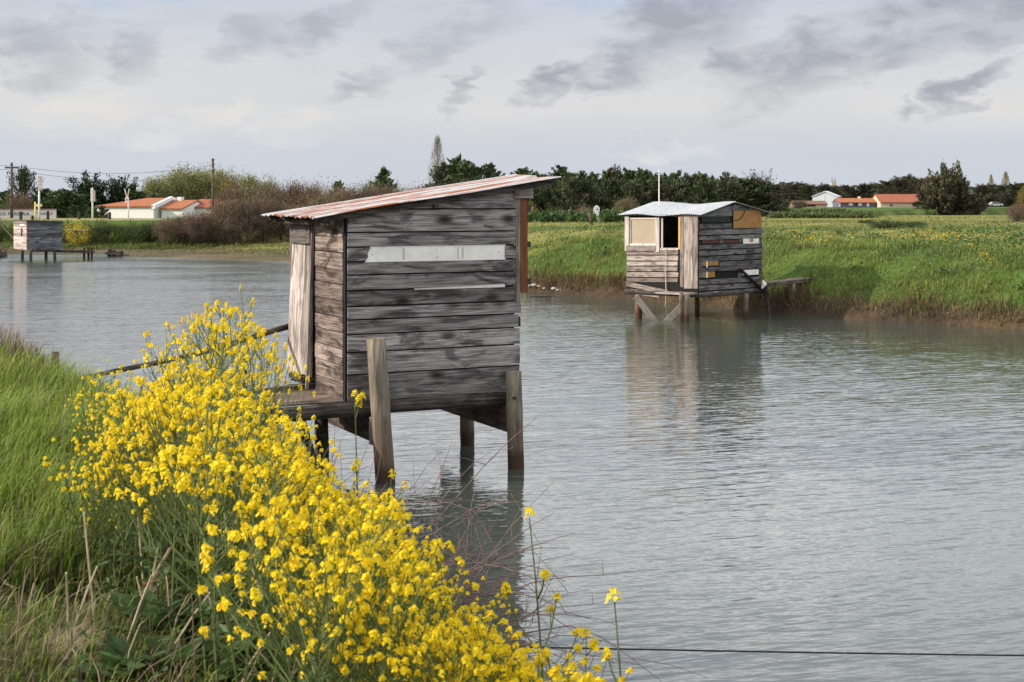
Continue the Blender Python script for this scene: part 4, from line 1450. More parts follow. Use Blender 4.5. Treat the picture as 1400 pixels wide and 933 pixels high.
def proto(key, fn, *a, **k):
    cr, tk = fn(*a, **k)
    # bring the crown's real spread and height to the nominal ones
    co = np.zeros(len(cr.vertices) * 3); cr.vertices.foreach_get('co', co); co = co.reshape(-1, 3)
    rad = np.percentile(np.hypot(co[:, 0], co[:, 1]), 90 if fn is cypress_mesh else 95); top = np.percentile(co[:, 2], 99.9)
    for me in (cr, tk):
        c = np.zeros(len(me.vertices) * 3); me.vertices.foreach_get('co', c); c = c.reshape(-1, 3)
        c[:, :2] *= a[1] / rad; c[:, 2] *= a[0] / top
        me.vertices.foreach_set('co', c.ravel()); me.update()
    PROTO[key] = (cr, tk)


def plant_tree(kind, key, px, Y, top, half, H0, R0, label, cat, group=None, mat='needle', base_z=None, rz=None, sq=1.0):
    """tree standing at depth Y whose top shows at photo row `top`; H0, R0: the prototype's own height and radius"""
    X = (px - HX) / F * Y
    z = gz(X, Y) - .1 if base_z is None else base_z
    H = zat(top, Y) - z
    rad = half / F * Y
    r = empty(kind, (X, Y, z), random.uniform(0, 2 * PI) if rz is None else rz)
    r.scale = (rad / R0, rad / R0 * sq, H / H0)
    crown, trunk = PROTO[key]
    link('crown', crown, M[mat], r); link('trunk', trunk, M['bark'], r)
    tag(r, label, cat, group)
    return r


for k in range(5):
    proto('cyp%d' % k, cypress_mesh, 7, 2.2, 90, .02, (.052, .090, .026), .08, (.5 * (k - 2) * .3, .0), 1.0, 40 + k, .42, 60)
for k in range(4):
    proto('cypb%d' % k, cypress_mesh, 7, 2.6, 95, .01, (.050, .074, .027), .24, (.4, .2), 1.05, 60 + k, .44, 60, .4)
for k in range(3):
    proto('spiky%d' % k, cypress_mesh, 6, 3.0, 60, .05, (.024, .042, .015), .04, (.6, 0), 1.15, 80 + k, .36, 70, 1.1)
for k in range(3):
    proto('big%d' % k, cypress_mesh, 9, 4.6, 170, .01, (.042, .050, .024), .30, (.5, 0), 1.05, 90 + k, .50, 70, .7)
for k in range(3):
    proto('dec%d' % k, bushy_mesh, 8, 3.0, 100, (.17, .20, .05), (.26, .25, .085), 100 + k, .32, 90, .05, .25, (.20, .18, .12))
for k in range(2):
    proto('yel%d' % k, bushy_mesh, 8, 3.0, 95, (.24, .21, .04), (.19, .15, .05), 110 + k, .30, 80, .05, .25, (.16, .12, .07))
for k in range(4):
    proto('tam%d' % k, bushy_mesh, 5, 2.6, 95, *(((.145, .088, .060), (.12, .095, .05)), ((.12, .115, .045), (.15, .125, .06)), ((.17, .12, .075), (.13, .10, .055)), ((.105, .075, .055), (.095, .09, .045)))[k], 120 + k, .20, 110, .0, .5, ((.18, .12, .095), (.19, .16, .10), (.22, .165, .12), (.14, .10, .085))[k], .8)
for k in range(3):
    proto('grn%d' % k, bushy_mesh, 3, 2.0, 70, (.042, .078, .018), (.075, .10, .028), 130 + k, .18, 100, .0, .15, (.10, .09, .05))
proto('gorse', bushy_mesh, 2, 1.4, 40, (.66, .48, .03), (.42, .36, .05), 140, .10, 60, .1, .2, (.12, .14, .04))
proto('pop0', poplar_mesh, 12, 1.2, 1500, (.33, .30, .27), 3, .045)
proto('pop1', poplar_mesh, 12, 1.7, 1500, (.30, .27, .19), 4, .10)
for k in range(2):
    proto('fan%d' % k, fan_mesh, 6, 3.0, 34, (.028, .048, .018), 170 + k, .34, 80)
proto('fan2', fan_mesh, 9, 4.6, 95, (.078, .076, .040), 175, .50, 120, 0, 80, 4)
proto('fan3', fan_mesh, 9, 4.6, 75, (.085, .070, .042), 176, .50, 110, 0, 80, 4)
proto('flat', cypress_mesh, 7, 4.2, 55, .45, (.040, .052, .024), .25, (1.0, 0), 1.15, 151, .30, 45, .35)

LOW = .35
GRP_C = 'dark conifers of the windbreak behind the two huts'
# the windbreak behind the huts, Y about 125-150
tops = [(606, 222), (622, 214), (638, 218), (652, 225), (668, 224), (683, 234), (700, 238), (714, 229), (730, 236), (747, 240), (763, 229), (779, 233), (795, 236), (812, 238), (828, 231), (846, 229), (862, 233), (880, 233), (896, 235),
        (912, 240), (928, 236), (944, 238), (961, 236), (978, 241), (994, 238), (1010, 243)]
for i, (px, t) in enumerate(tops):
    Y = 132 + 10 * math.sin(i * 2.1)
    key = 'cyp%d' % (i % 5) if i % 3 else 'cypb%d' % (i % 4)
    plant_tree('cypress_tree', key, px, Y, t + random.uniform(-3, 1), random.uniform(20, 26), 7, 2.2 if 'b' not in key else 2.6,
               'dark green pointed cypress in the windbreak row behind the two huts', 'tree', GRP_C)
for i, px in enumerate(range(590, 1050, 15)):
    plant_tree('cypress_tree', 'cypb%d' % (i % 4), px + random.uniform(-5, 5), 120 + random.uniform(-3, 3), 247 + random.uniform(-6, 8), random.uniform(21, 28), 7, 2.6,
               'lower brownish cypress along the foot of the windbreak row', 'tree', 'lower brownish cypresses of the windbreak')
plant_tree('pine_tree', 'flat', 1034, 128, 230, 32, 7, 4.2, 'ragged flat-topped conifer at the end of the windbreak row', 'tree', rz=.4)
plant_tree('cypress_tree', 'cypb1', 1046, 135, 252, 26, 7, 2.6, 'brown-green conifer under the ragged flat-topped one', 'tree')
plant_tree('poplar_tree', 'pop0', 598, 150, 184, 15, 12, 1.2, 'tall bare pale poplar rising over the windbreak', 'tree', mat='twig')
# left: conifers round the lettered wall and the house
plant_tree('cypress_tree', 'spiky0', 29, 128, 226, 24, 6, 3.0, 'dark open-branched conifer beside the utility pole', 'tree', base_z=LOW)
for (px, t, hw, k) in ((4, 264, 20, 1), (60, 260, 20, 2), (78, 263, 18, 0), (95, 262, 22, 1), (190, 264, 16, 2), (210, 268, 12, 3), (108, 268, 22, 4)):
    plant_tree('cypress_tree', 'cyp%d' % k, px, (132 if px < 120 else 196) + random.uniform(-3, 6), t - 3, hw * 1.25, 7, 2.2, 'low dark conifer in the hedge behind the lettered wall', 'tree', 'low dark conifers behind the lettered wall', base_z=LOW)
plant_tree('cypress_tree', 'fan0', 124, 198, 236, 37, 6, 3.0, 'wide dark cypress with long spiky branches beyond the dike', 'tree', base_z=LOW, rz=1.0)
plant_tree('cypress_tree', 'fan1', 166, 200, 241, 30, 6, 3.0, 'dark spiky cypress directly behind the orange roof ridge', 'tree', base_z=LOW, rz=2.0)
plant_tree('shrub', 'tam0', 27, 120, 261, 22, 5, 2.6, 'red-brown shrub below the open-branched conifer', 'shrub', mat='twig', base_z=LOW)
plant_tree('shrub', 'grn0', 8, 118, 275, 20, 3, 2.0, 'light green bush behind the lettered wall by the pole', 'shrub', mat='leaf', base_z=LOW)
plant_tree('shrub', 'cyp1', 140, 118, 281, 11, 7, 2.2, 'small dark evergreen bush at the corner of the white house', 'shrub', base_z=LOW)
plant_tree('shrub', 'cyp3', 126, 117, 284, 12, 7, 2.2, 'dark evergreen bush behind the white sign pole', 'shrub', base_z=LOW)
plant_tree('shrub', 'cyp4', 104, 119, 280, 14, 7, 2.2, 'dark evergreen bush at the end of the lettered wall', 'shrub', base_z=LOW)
GD = 'tall pale green trees behind the orange-roofed house'
for i, (px, t, hw) in enumerate(((214, 238, 20), (236, 234, 18), (256, 225, 24), (278, 227, 22), (300, 228, 22))):
    plant_tree('willow_tree', 'dec%d' % (i % 3), px, 215 + 4 * i, t - 3, hw * 1.1, 8, 3.0, 'tall pale green tree in the clump behind the orange-roofed house', 'tree', GD, mat='leaf', base_z=LOW)
for i, (px, t, hw) in enumerate(((318, 231, 20), (342, 233, 24), (364, 240, 20))):
    plant_tree('willow_tree', 'yel%d' % (i % 2) if i == 0 else 'dec%d' % i, px, 200, t, hw, 8, 3.0, ('yellowish tree behind the second utility pole', 'grey-green rounded tree above the brown shrubs', 'lower grey-green tree next to the brown thicket')[i], 'tree', mat='leaf', base_z=LOW)
GT = 'brown leafless shrubs of the thicket left of the near hut'
for i, (px, t, hw) in enumerate(((318, 256, 26), (345, 252, 26), (372, 255, 24), (398, 254, 22), (420, 252, 24), (446, 257, 22), (470, 256, 24), (496, 258, 24), (520, 256, 22), (548, 255, 24), (574, 256, 22))):
    plant_tree('tamarisk_shrub', 'tam%d' % (i % 4), px, 116 + random.uniform(-4, 4), t - 7, hw * 1.2, 5, 2.6, 'tall brown leafless shrub in the thicket beyond the water', 'shrub', GT, mat='twig', base_z=LOW)
for (px, t, key, lab) in ((402, 247, 'yel0', 'yellow-green tree over the brown thicket, beside the narrow conifer'), (428, 248, 'yel1', 'yellow-green tree rising behind the near hut eave')):
    plant_tree('willow_tree', key, px, 150, t, 16, 8, 3.0, lab, 'tree', mat='leaf', base_z=LOW)
plant_tree('cypress_tree', 'cyp2', 462, 150, 247, 14, 7, 2.2, 'narrow dark conifer above the rusty roof', 'tree', base_z=LOW)
plant_tree('cypress_tree', 'cyp0', 527, 150, 229, 19, 7, 2.2, 'green conifer standing alone above the rusty roof', 'tree', base_z=LOW)
plant_tree('willow_tree', 'dec1', 506, 152, 243, 16, 8, 3.0, 'pale green tree beside the lone green conifer', 'tree', mat='leaf', base_z=LOW)
GS = 'brown bushes at the foot of the dike'
for i, (px, t, hw, bz) in enumerate(((226, 297, 16, .6), (246, 292, 19, .6), (268, 288, 22, .6), (290, 281, 24, .6), (314, 268, 24, .6), (338, 270, 25, .65), (360, 266, 26, .65), (384, 272, 26, .7), (408, 276, 24, .7), (432, 280, 24, .7))):
    plant_tree('tamarisk_shrub', 'tam%d' % ((i + 2) % 4), px, 89.5 + random.uniform(-1, 3), t, hw, 5, 2.6, 'dense purple-brown bush on the spit at the dike foot', 'shrub', GS, mat='twig', base_z=bz)
GG = 'green bushes along the dike slope'
for i, (px, t, hw) in enumerate(((-6, 304, 14), (92, 306, 14), (118, 309, 12), (136, 306, 13), (152, 305, 14), (168, 306, 13), (183, 304, 14), (198, 303, 14), (214, 304, 14))):
    plant_tree('shrub', 'grn%d' % (i % 3), px, 91 + random.uniform(-.6, 1.5), t, hw * 1.35, 3, 2.0, 'dense green bush on the dike slope above the water', 'shrub', GG, mat='leaf')
plant_tree('gorse_bush', 'gorse', 104, 89.6, 298, 19, 2, 1.4, 'yellow flowering gorse bush beside the small far hut', 'shrub', mat='leaf')
plant_tree('gorse_bush', 'yel1', 727, 106, 272, 13, 8, 3.0, 'yellow-green bush just past the near hut trim board', 'shrub', mat='leaf')
# right: shrubs and the far tree line
plant_tree('shrub', 'tam1', 856, 112, 266, 17, 5, 2.6, 'reddish brown shrub just left of the second hut roof', 'shrub', mat='twig')
plant_tree('shrub', 'tam2', 800, 114, 276, 16, 5, 2.6, 'brown shrub behind the field fence posts', 'shrub', mat='twig')
plant_tree('shrub', 'grn2', 760, 113, 281, 18, 3, 2.0, 'low green bush at the foot of the windbreak by the fence', 'shrub', mat='leaf')
plant_tree('shrub', 'tam3', 1092, 260, 273, 13, 5, 2.6, 'dark brown shrub in front of the low brown-roofed shed', 'shrub', mat='twig')
GF = 'dark trees of the distant tree line'
far_t = [(1056, 252), (1074, 249), (1092, 249), (1108, 252), (1126, 251), (1146, 254), (1162, 253), (1178, 251), (1196, 250), (1214, 247), (1230, 242), (1246, 239), (1262, 243), (1278, 245), (1342, 252), (1356, 251), (1371, 252), (1386, 251), (1402, 250), (1418, 252)]
for i, (px, t) in enumerate(far_t):
    plant_tree('cypress_tree', 'cypb%d' % (i % 4) if i % 2 else 'big%d' % (i % 3), px, 350 + 12 * math.sin(i * 1.7), t, random.uniform(17, 23), 7 if i % 2 else 9, 2.6 if i % 2 else 4.6,
               'dark tree in the distant line behind the farm buildings', 'tree', GF)
plant_tree('cypress_tree', 'fan2', 1300, 240, 227, 34, 9, 4.6, 'big broad dark cypress beside the long red-roofed barn', 'tree', rz=2.6)
plant_tree('cypress_tree', 'fan3', 1274, 244, 243, 20, 9, 4.6, 'brownish lower cypress touching the end of the barn', 'tree')
plant_tree('poplar_tree', 'pop1', 1355, 420, 238, 6, 12, 1.7, 'small pale poplar, the shorter of two above the distant tree line', 'tree', mat='twig')
plant_tree('poplar_tree', 'pop1', 1375, 415, 234, 8, 12, 1.7, 'pale poplar, the taller of two above the distant tree line', 'tree', mat='twig')
plant_tree('shrub', 'yel1', 1404, 150, 250, 14, 8, 3.0, 'yellow-brown rounded tree at the field edge', 'tree', mat='leaf')
plant_tree('shrub', 'tam0', 1392, 100, 277, 14, 5, 2.6, 'dry brown tussock bush in the field below the yellow-brown tree', 'shrub', mat='twig')
for i, (px, py, hw, hh_) in enumerate(((1215, 311, 26, 11), (1248, 311, 20, 9), (1186, 306, 16, 6))):
    p = ground_at(px, py)
    plant_tree('shrub', 'grn%d' % i, px, p.y, py - hh_, hw, 3, 2.0, ('wide dark green bush in the middle of the field', 'bush in the field next to the wide dark green one, nearer the barn', 'small bush in the field next to the wide dark green one, nearer the hut')[i], 'shrub', mat='leaf')


def hedge_row(px0, px1, py, hgt, c, label):
    C, Cl = [], []
    for k in range(int((px1 - px0) * 5)):
        p = ground_at(random.uniform(px0, px1), py + random.uniform(-1.2, 1.2), 40)
        if p is None: continue
        m = 10
        C.append(np.array([p.x, p.y, p.z]) + np.abs(RNG.standard_normal((m, 3))) * np.array([.3, .3, hgt * .45]))
        Cl.append(jit(c, m, .35))
    C = np.concatenate(C); n = len(C)
    q = leaf_quads(C, RNG.standard_normal((n, 3)) + np.array([0, 0, 1.5]), RNG.standard_normal((n, 3)), RNG.uniform(.2, .5, n), RNG.uniform(.08, .18, n))
    tag(link('reed_strip', quads_mesh('reed_strip', q, np.concatenate(Cl)), M['leaf']), label, 'reeds', kind='stuff')


hedge_row(1050, 1190, 297.5, .35, (.085, .115, .04), 'dark reeds along the ditch in the far field')
hedge_row(700, 850, 303, .5, (.06, .105, .03), 'taller grass along the field fence')


# ------------------------------------------------------------------ buildings
def bx(px, Y):
    return (px - HX) / F * Y


def gable_house(name, px0, px1, Y, depth, eave, ridge, base, wall, tile, label, openings=(), gable_front=False, chimney=None, hip=False, over=.25, turn=0.0):
    """house whose long side faces us between two photo columns; eave and ridge are photo rows"""
    x0, x1 = bx(px0, Y), bx(px1, Y)
    ze, zr = zat(eave, Y), EYE - (ridge - HY) / F * (Y + (0 if gable_front else depth / 2))
    r = empty(name, ((x0 + x1) / 2, Y, base), turn)
    w_, d, ze, zr = (x1 - x0) / 2, depth, ze - base, zr - base
    m = MB().box((-w_, 0, -.3), (w_, d, ze))
    if gable_front:
        m.plate([(-w_, ze), (w_, ze), (0, zr)], 'y', 0, .15)
        m.plate([(-w_, ze), (w_, ze), (0, zr)], 'y', d - .15, d)
    else:
        m.plate([(0, ze), (d, ze), (d / 2, zr)], 'x', w_ - .15, w_)
        if not hip: m.plate([(0, ze), (d, ze), (d / 2, zr)], 'x', -w_, -w_ + .15)
    m.build('wall', wall, r)
    t = .14
    m = MB()
    if gable_front:
        o = .2
        k = (zr - ze) / w_
        for s in (-1, 1):
            m.hexa([(s * (w_ + o), -o, ze - k * o + .02), (0, -o, zr + .02), (0, d + o, zr + .02), (s * (w_ + o), d + o, ze - k * o + .02),
                    (s * (w_ + o), -o, ze - k * o + .02 + t), (0, -o, zr + .02 + t), (0, d + o, zr + .02 + t), (s * (w_ + o), d + o, ze - k * o + .02 + t)])
    else:
        k = (zr - ze) / (d / 2)
        hx = d / 2 * 1.3 if hip else 0
        for s in (0, 1):
            ya, zb = (-over, ze - k * over) if s == 0 else (d + over, ze - k * over)
            m.hexa([(-w_ - .1, ya, zb + .03), (w_ + .1, ya, zb + .03), (w_ + .1, d / 2, zr + .03), (-w_ - .1 + hx, d / 2, zr + .03),
                    (-w_ - .1, ya, zb + .03 + t), (w_ + .1, ya, zb + .03 + t), (w_ + .1, d / 2, zr + .03 + t), (-w_ - .1 + hx, d / 2, zr + .03 + t)])
        if hip:
            m.hexa([(-w_ - .1, -over, ze - k * over + .03), (-w_ - .1 + hx, d / 2, zr + .03), (-w_ - .1 + hx, d / 2 + .01, zr + .03), (-w_ - .1, d + over, ze - k * over + .03),
                    (-w_ - .1, -over, ze - k * over + .16), (-w_ - .1 + hx, d / 2, zr + .165), (-w_ - .1 + hx, d / 2 + .01, zr + .165), (-w_ - .1, d + over, ze - k * over + .16)])
    rf = m.build('roof', tile, r)
    for (a, b, ya, yb, kind) in openings:
        xa, xb = bx(a, Y) - (x0 + x1) / 2, bx(b, Y) - (x0 + x1) / 2
        za, zb = zat(yb, Y) - base, zat(ya, Y) - base
        MB().box((xa, -.06, za), (xb, -.005, zb)).build(kind, M['glass_dark'] if kind in ('window', 'doorway') else M['house_white'], r)
    if chimney:
        a, b, ya, yb = chimney
        xa, xb = bx(a, Y) - (x0 + x1) / 2, bx(b, Y) - (x0 + x1) / 2
        MB().box((xa, d / 2 - .35, zat(yb, Y) - base), (xb, d / 2 + .35, zat(ya, Y) - base)).build('chimney', M['house_white'], rf)
    tag(r, label, 'house')
    return r


ha = gable_house('house', 126, 216, 175, 7.5, 283.0, 272.6, LOW - .05, M['house_white'], M['tile_orange'], 'low white house with an orange hipped tile roof beyond the dike', hip=True, turn=-.33)
# white parapet along the gable of the first roof
pp = MB()
xc = bx(217.5, 175) - ha.location.x
for s in (0, 1):
    ya, yb = (-.25, 3.75) if s == 0 else (7.75, 3.75)
    za, zb = zat(283.5, 175) - ha.location.z, zat(271.8, 178.75) - ha.location.z
    pp.hexa([(xc - .25, ya, za - .2), (xc + .2, ya, za - .2), (xc + .2, yb, zb - .2), (xc - .25, yb, zb - .2), (xc - .25, ya, za + .26), (xc + .2, ya, za + .26), (xc + .2, yb, zb + .26), (xc - .25, yb, zb + .26)])
pp.build('parapet', M['house_white'], ha)
gable_house('house', 218.5, 252, 174, 6.5, 286.0, 275.5, LOW - .05, M['house_white'], M['tile_orange'], 'lower middle wing with an orange roof and a white chimney, next to the parapet', chimney=(222.5, 229, 269.5, 276), turn=-.33)
gable_house('house', 252.5, 300, 176, 6.5, 284.5, 274.3, LOW - .05, M['house_white'], M['tile_red'], 'long orange-roofed wing half hidden by the brown bushes and the utility pole', turn=-.33)
gable_house('shed', 1111, 1144.5, 318, 9, 269.2, 262.3, 1.25, M['metal_pale'], plain('pale_sheet_roof', (.62, .63, .64), .5), 'white metal shed with its gable facing the field', gable_front=True, turn=-.3, openings=((1126.4, 1127.2, 266, 282, 'seam_strip'),))
gable_house('shed', 1086, 1131, 300, 5, 279.8, 275.8, 1.25, M['house_beige'], M['tile_brown'], 'low shed with a dark brown tiled roof in front of the white metal shed', openings=((1094, 1115, 280.2, 282.5, 'doorway'),))
gable_house('house', 1147, 1197, 305, 6, 277.4, 272.2, 1.25, M['house_shaded'], M['tile_orange'], 'farmhouse with its wall coloured as in shade and white shutters between the white shed and the barn',
            openings=((1160.5, 1165.5, 278, 281.3, 'shutter'), (1173.5, 1178, 278, 281.6, 'shutter'), (1185, 1188.2, 277.8, 282.6, 'shutter'), (1169, 1172, 278, 281.5, 'window'), (1147.3, 1149, 278, 283, 'shutter')), chimney=(1178, 1181, 269, 273.5))
gable_house('shed', 1197.5, 1203.5, 306, 3, 278, 276.4, 1.25, M['house_white'], M['tile_brown'], 'tiny white annex between the farmhouse and the long barn', openings=((1199, 1201.5, 279.4, 281, 'window'),))
gable_house('barn', 1204, 1274, 302, 9, 277.3, 266.8, 1.25, M['house_beige'], M['tile_red'], 'long beige barn with a red tiled roof', openings=((1217, 1220.5, 279.8, 281.8, 'window'), (1248, 1254, 279, 283, 'doorway')))
# twin-topped tower far away
st_ = empty('church_tower', (bx(1139.5, 700), 700, 1.2))
zb_, zt_ = zat(254.5, 700) - 1.2, zat(241, 700) - 1.2
MB().box((-1.2, -1.2, -1), (1.2, 1.2, zat(250, 700) - 1.2)).build('tower', M['house_beige'], st_)
for s in (-1, 1):
    x_ = s * .72
    z_ = zat(250, 700) - 1.2
    MB().add([(x_ - .45, -.45, z_), (x_ + .45, -.45, z_), (x_ + .45, .45, z_), (x_ - .45, .45, z_), (x_, 0, zt_ - (0 if s < 0 else .4))],
             [(0, 3, 2, 1), (0, 1, 4), (1, 2, 4), (2, 3, 4), (3, 0, 4)]).build('spire', plain('slate_spire', (.30, .27, .29), .8), st_)
tag(st_, 'distant pale tower with two thin spires above the white shed', 'tower')

# lettered wall beyond the dike
YW = 110
wl_ = empty('lettered_wall', (bx(0, YW), YW, LOW))
wx0, wx1 = bx(-70, YW) - bx(0, YW), bx(76, YW) - bx(0, YW)
zt_ = zat(286.8, YW) - LOW
MB().box((wx0, 0, -.3), (wx1, .2, zt_)).build('wall', M['wall_pale'], wl_)
MB().box((wx0, -.04, zt_ + .002), (wx1 + .05, .24, zt_ + .07)).build('coping', M['tile_brown'], wl_)


def text_part(body, px0, px1, ymid, hpx, parent, Y, mat, name='lettering', yoff=-.012):
    cu = bpy.data.curves.new(name, 'FONT')
    cu.body = body; cu.size = 1; cu.extrude = .012; cu.align_x = 'LEFT'
    tmp = bpy.data.objects.new(name, cu); COL.objects.link(tmp)
    dg = bpy.context.evaluated_depsgraph_get(); dg.update()
    me = bpy.data.meshes.new_from_object(tmp.evaluated_get(dg))
    bpy.data.objects.remove(tmp); bpy.data.curves.remove(cu)
    co = np.zeros(len(me.vertices) * 3); me.vertices.foreach_get('co', co); co = co.reshape(-1, 3)
    lo, hi_ = co.min(0), co.max(0)
    tx0, tx1 = bx(px0, Y) - parent.location.x, bx(px1, Y) - parent.location.x
    hz = hpx / F * Y; zc = zat(ymid, Y) - parent.location.z
    n = np.zeros_like(co)
    n[:, 0] = tx0 + (co[:, 0] - lo[0]) / (hi_[0] - lo[0]) * (tx1 - tx0)
    n[:, 2] = zc - hz / 2 + (co[:, 1] - lo[1]) / (hi_[1] - lo[1]) * hz
    n[:, 1] = yoff - .004 + (co[:, 2] - lo[2]) * .3
    me.vertices.foreach_set('co', n.ravel()); me.update()
    me.materials.clear()
    return link(name, me, mat, parent)


text_part('EUX', -1.5, 8, 292.3, 4.4, wl_, YW, M['lettering'])
text_part('PEREIRA', 11, 40.5, 292.6, 4.4, wl_, YW, M['lettering'])
text_part('TENNILP', 49, 72, 292.4, 3.4, wl_, YW, M['lettering'])
tag(wl_, 'pale painted wall with dark lettering along the road', 'wall')


# ------------------------------------------------------------------ poles, signs, posts, wires
def pole_at(px, base_py, Y):
    X = bx(px, Y)
    z = gz(X, Y)
    return X, z


def simple_pole(name, px, top, Y, rad, mat, label, cat='pole', lean=0.0, part='shaft'):
    X, z = pole_at(px, 0, Y)
    r = empty(name, (X, Y, z))
    h = zat(top, Y) - z
    MB().tube([(0, 0, -.4), (lean * h * .5, 0, h * .5), (lean * h, 0, h)], [rad, rad * .9, rad * .75], 8).build(part, mat, r, smooth=True)
    tag(r, label, cat)
    return r, h


up1, h1_ = simple_pole('utility_pole', 16, 222.5, 108, .12, M['pole_wood'], 'tall grey utility pole in front of the lettered wall')
MB().box((-.5, -.05, h1_ - .45), (.5, .05, h1_ - .33)).build('crossarm', M['beam_x'], up1)
for s in (-.42, 0, .42): MB().tube([(s, 0, h1_ - .33), (s, 0, h1_ - .16)], .035, 6).build('insulator', M['sign_white'], up1)
up2, h2_ = simple_pole('utility_pole', 291, 221, 118, .13, M['pole_wood'], 'brown utility pole standing against the yellowish trees')
MB().tube([(0, 0, h2_), (0, 0, h2_ + .25)], .10, 6).build('pole_cap', M['iron'], up2)
MB().tube([(0, -.1, h2_ - .6), (0, -.3, h2_ - .6)], .05, 6).build('insulator', M['sign_white'], up2)
for k, (za, zb) in enumerate(((-.25, -.30), (-.55, -1.1))):
    a = up1.location + Vector((0, 0, h1_ + za)); b = up2.location + Vector((0, 0, h2_ + zb))
    pts = [a.lerp(b, t) + Vector((0, 0, -1.6 * 4 * t * (1 - t) * .4)) for t in np.linspace(0, 1, 14)]
    c_ = Vector((-80, 105, a.z + .8))
    pts = [c_] + pts
    o = MB().tube(pts, .012, 4).build('overhead_wire', M['cable'])
    tag(o, ('upper thin wire strung between the two utility poles', 'lower thin wire strung between the two utility poles')[k], 'wire')

s1, hs = simple_pole('sign_pole', 53.5, 258, 101, .075, M['white_pole'], 'white pole with a ladder-like stack of faded pink sign plates')
for k in range(4):
    z1 = zat(241 + k * 5, 101) - s1.location.z
    MB().box((-.06, -.09, z1 - .20), (.24, -.05, z1)).build('sign_plate', M['sign_pink'], s1)
for x_ in (-.03, .21): MB().tube([(x_, 0, hs - .2), (x_, 0, zat(240.5, 101) - s1.location.z)], .022, 5).build('sign_upright', M['sign_white'], s1)
f1_, hf_ = simple_pole('sign_stand', 48, 276.5, 101.5, .07, M['sign_yellow'], 'small yellow frame beside the pole with pink plates', 'frame', part='upright')
w4 = bx(53.2, 101.5) - bx(48, 101.5)
MB().tube([(w4 - .02, .12, -.4), (w4 - .02, .12, hf_ + .1)], .06, 6).build('upright', M['sign_yellow'], f1_)
MB().box((-.03, -.06, hf_ - .32), (w4 + .22, .02, hf_ - .14)).build('crossbar', M['sign_yellow'], f1_)
s2, hs = simple_pole('sign_pole', 126.5, 257, 102, .07, M['white_pole'], 'white pole with a tall narrow white sign at its top')
zt2 = zat(257.5, 102) - s2.location.z
MB().box((-.10, -.13, zt2 - .95), (.06, -.08, zt2)).build('sign_plate', M['sign_white'], s2)
MB().box((.065, -.11, zt2 - .95), (.22, -.07, zt2 - .15)).build('sign_plate', M['sign_pink'], s2)
s3, hs = simple_pole('sign_pole', 175.5, 270, 101, .05, M['white_pole'], 'thin pole with a white sign plate and a forked cream top')
zt3 = zat(277, 101) - s3.location.z
MB().box((-.20, -.10, zt3), (.06, -.06, zt3 + .37)).build('sign_plate', M['sign_white'], s3)
MB().box((-.15, -.106, zt3 + .12), (-.01, -.101, zt3 + .25)).build('sign_mark', plain('red_mark', (.55, .2, .16)), s3)
zf = zat(270, 101) - s3.location.z
for (dx_, dz_) in ((-.28, .62), (.06, .60)):
    MB().bar((-.08, 0, zf - .1), (dx_, 0, zf + dz_), .12, .05).build('sign_arm', plain('cream_sign', (.70, .60, .46), .6), s3)
for i, (px, Y) in enumerate(((28.5, 98.5), (44.5, 98), (65.5, 98.5), (108, 99), (150, 99.5), (-12, 98.5))):
    X = bx(px, Y); z = gz(X, Y)
    r = empty('roadside_post', (X, Y, z)); hh_ = (.55, .3, .6, .55, .5, .5)[i]
    MB().tube([(0, 0, -.2), (0, 0, hh_ * .97), (0, 0, hh_)], [.11, .10, .06], 8).build('shaft', M['beam_x'], r)
    tag(r, 'short dark wooden post along the road on the dike', 'post', 'short dark posts along the dike road')
# field fence by the windbreak
GP = 'leaning grey fence posts in the field'
fx = []
for i, (px, top, ln) in enumerate(((770, 288, .0), (778, 287, .05), (793, 290.5, .18), (805, 290, -.06), (809, 291, -.22), (820.5, 295, -.28))):
    p = ground_at(px, 303.5 if i < 4 else 306, 60)
    r = empty('fence_post', (p.x, p.y, p.z)); h_ = zat(top, p.y) - p.z
    MB().tube([(0, 0, -.2), (ln * h_, 0, h_)], [.10, .08], 7).build('shaft', M['post_z'] if i < 5 else M['pale_z'], r)
    tag(r, 'leaning weathered fence post in the field behind the second hut', 'post', GP); fx.append(r.location + Vector((ln * h_ * .8, 0, h_ * .8)))
o = MB().tube([fx[0] - Vector((6, 0, 0))] + fx[:4], .02, 4).build('fence_rail', M['beam_x']); tag(o, 'thin dark rail joining the field fence posts', 'rail')
p = ground_at(817, 304, 60)
mk = empty('marker_post', (p.x, p.y, p.z)); hm = zat(280, p.y) - p.z
MB().bar((0, 0, -.2), (-.02, 0, hm * .6), .16, .08, (0, 1, 0)).build('shaft', M['white_pole'], mk)
pl_ = [(math.cos(t) * .19 - .06, hm - .30 + math.sin(t) * .26) for t in np.linspace(0, PI, 9)] + [(-.25, hm - .55), (.08, hm - .58), (.13, hm - .5)]
MB().plate(pl_, 'y', -.03, .03).build('marker_plate', M['sign_white'], mk)
MB().tube([(-.02, -.034, hm - .28), (-.02, -.040, hm - .28)], .05, 8).build('dark_spot', M['black'], mk)
tag(mk, 'white round-topped marker post with a dark spot in the field', 'marker')

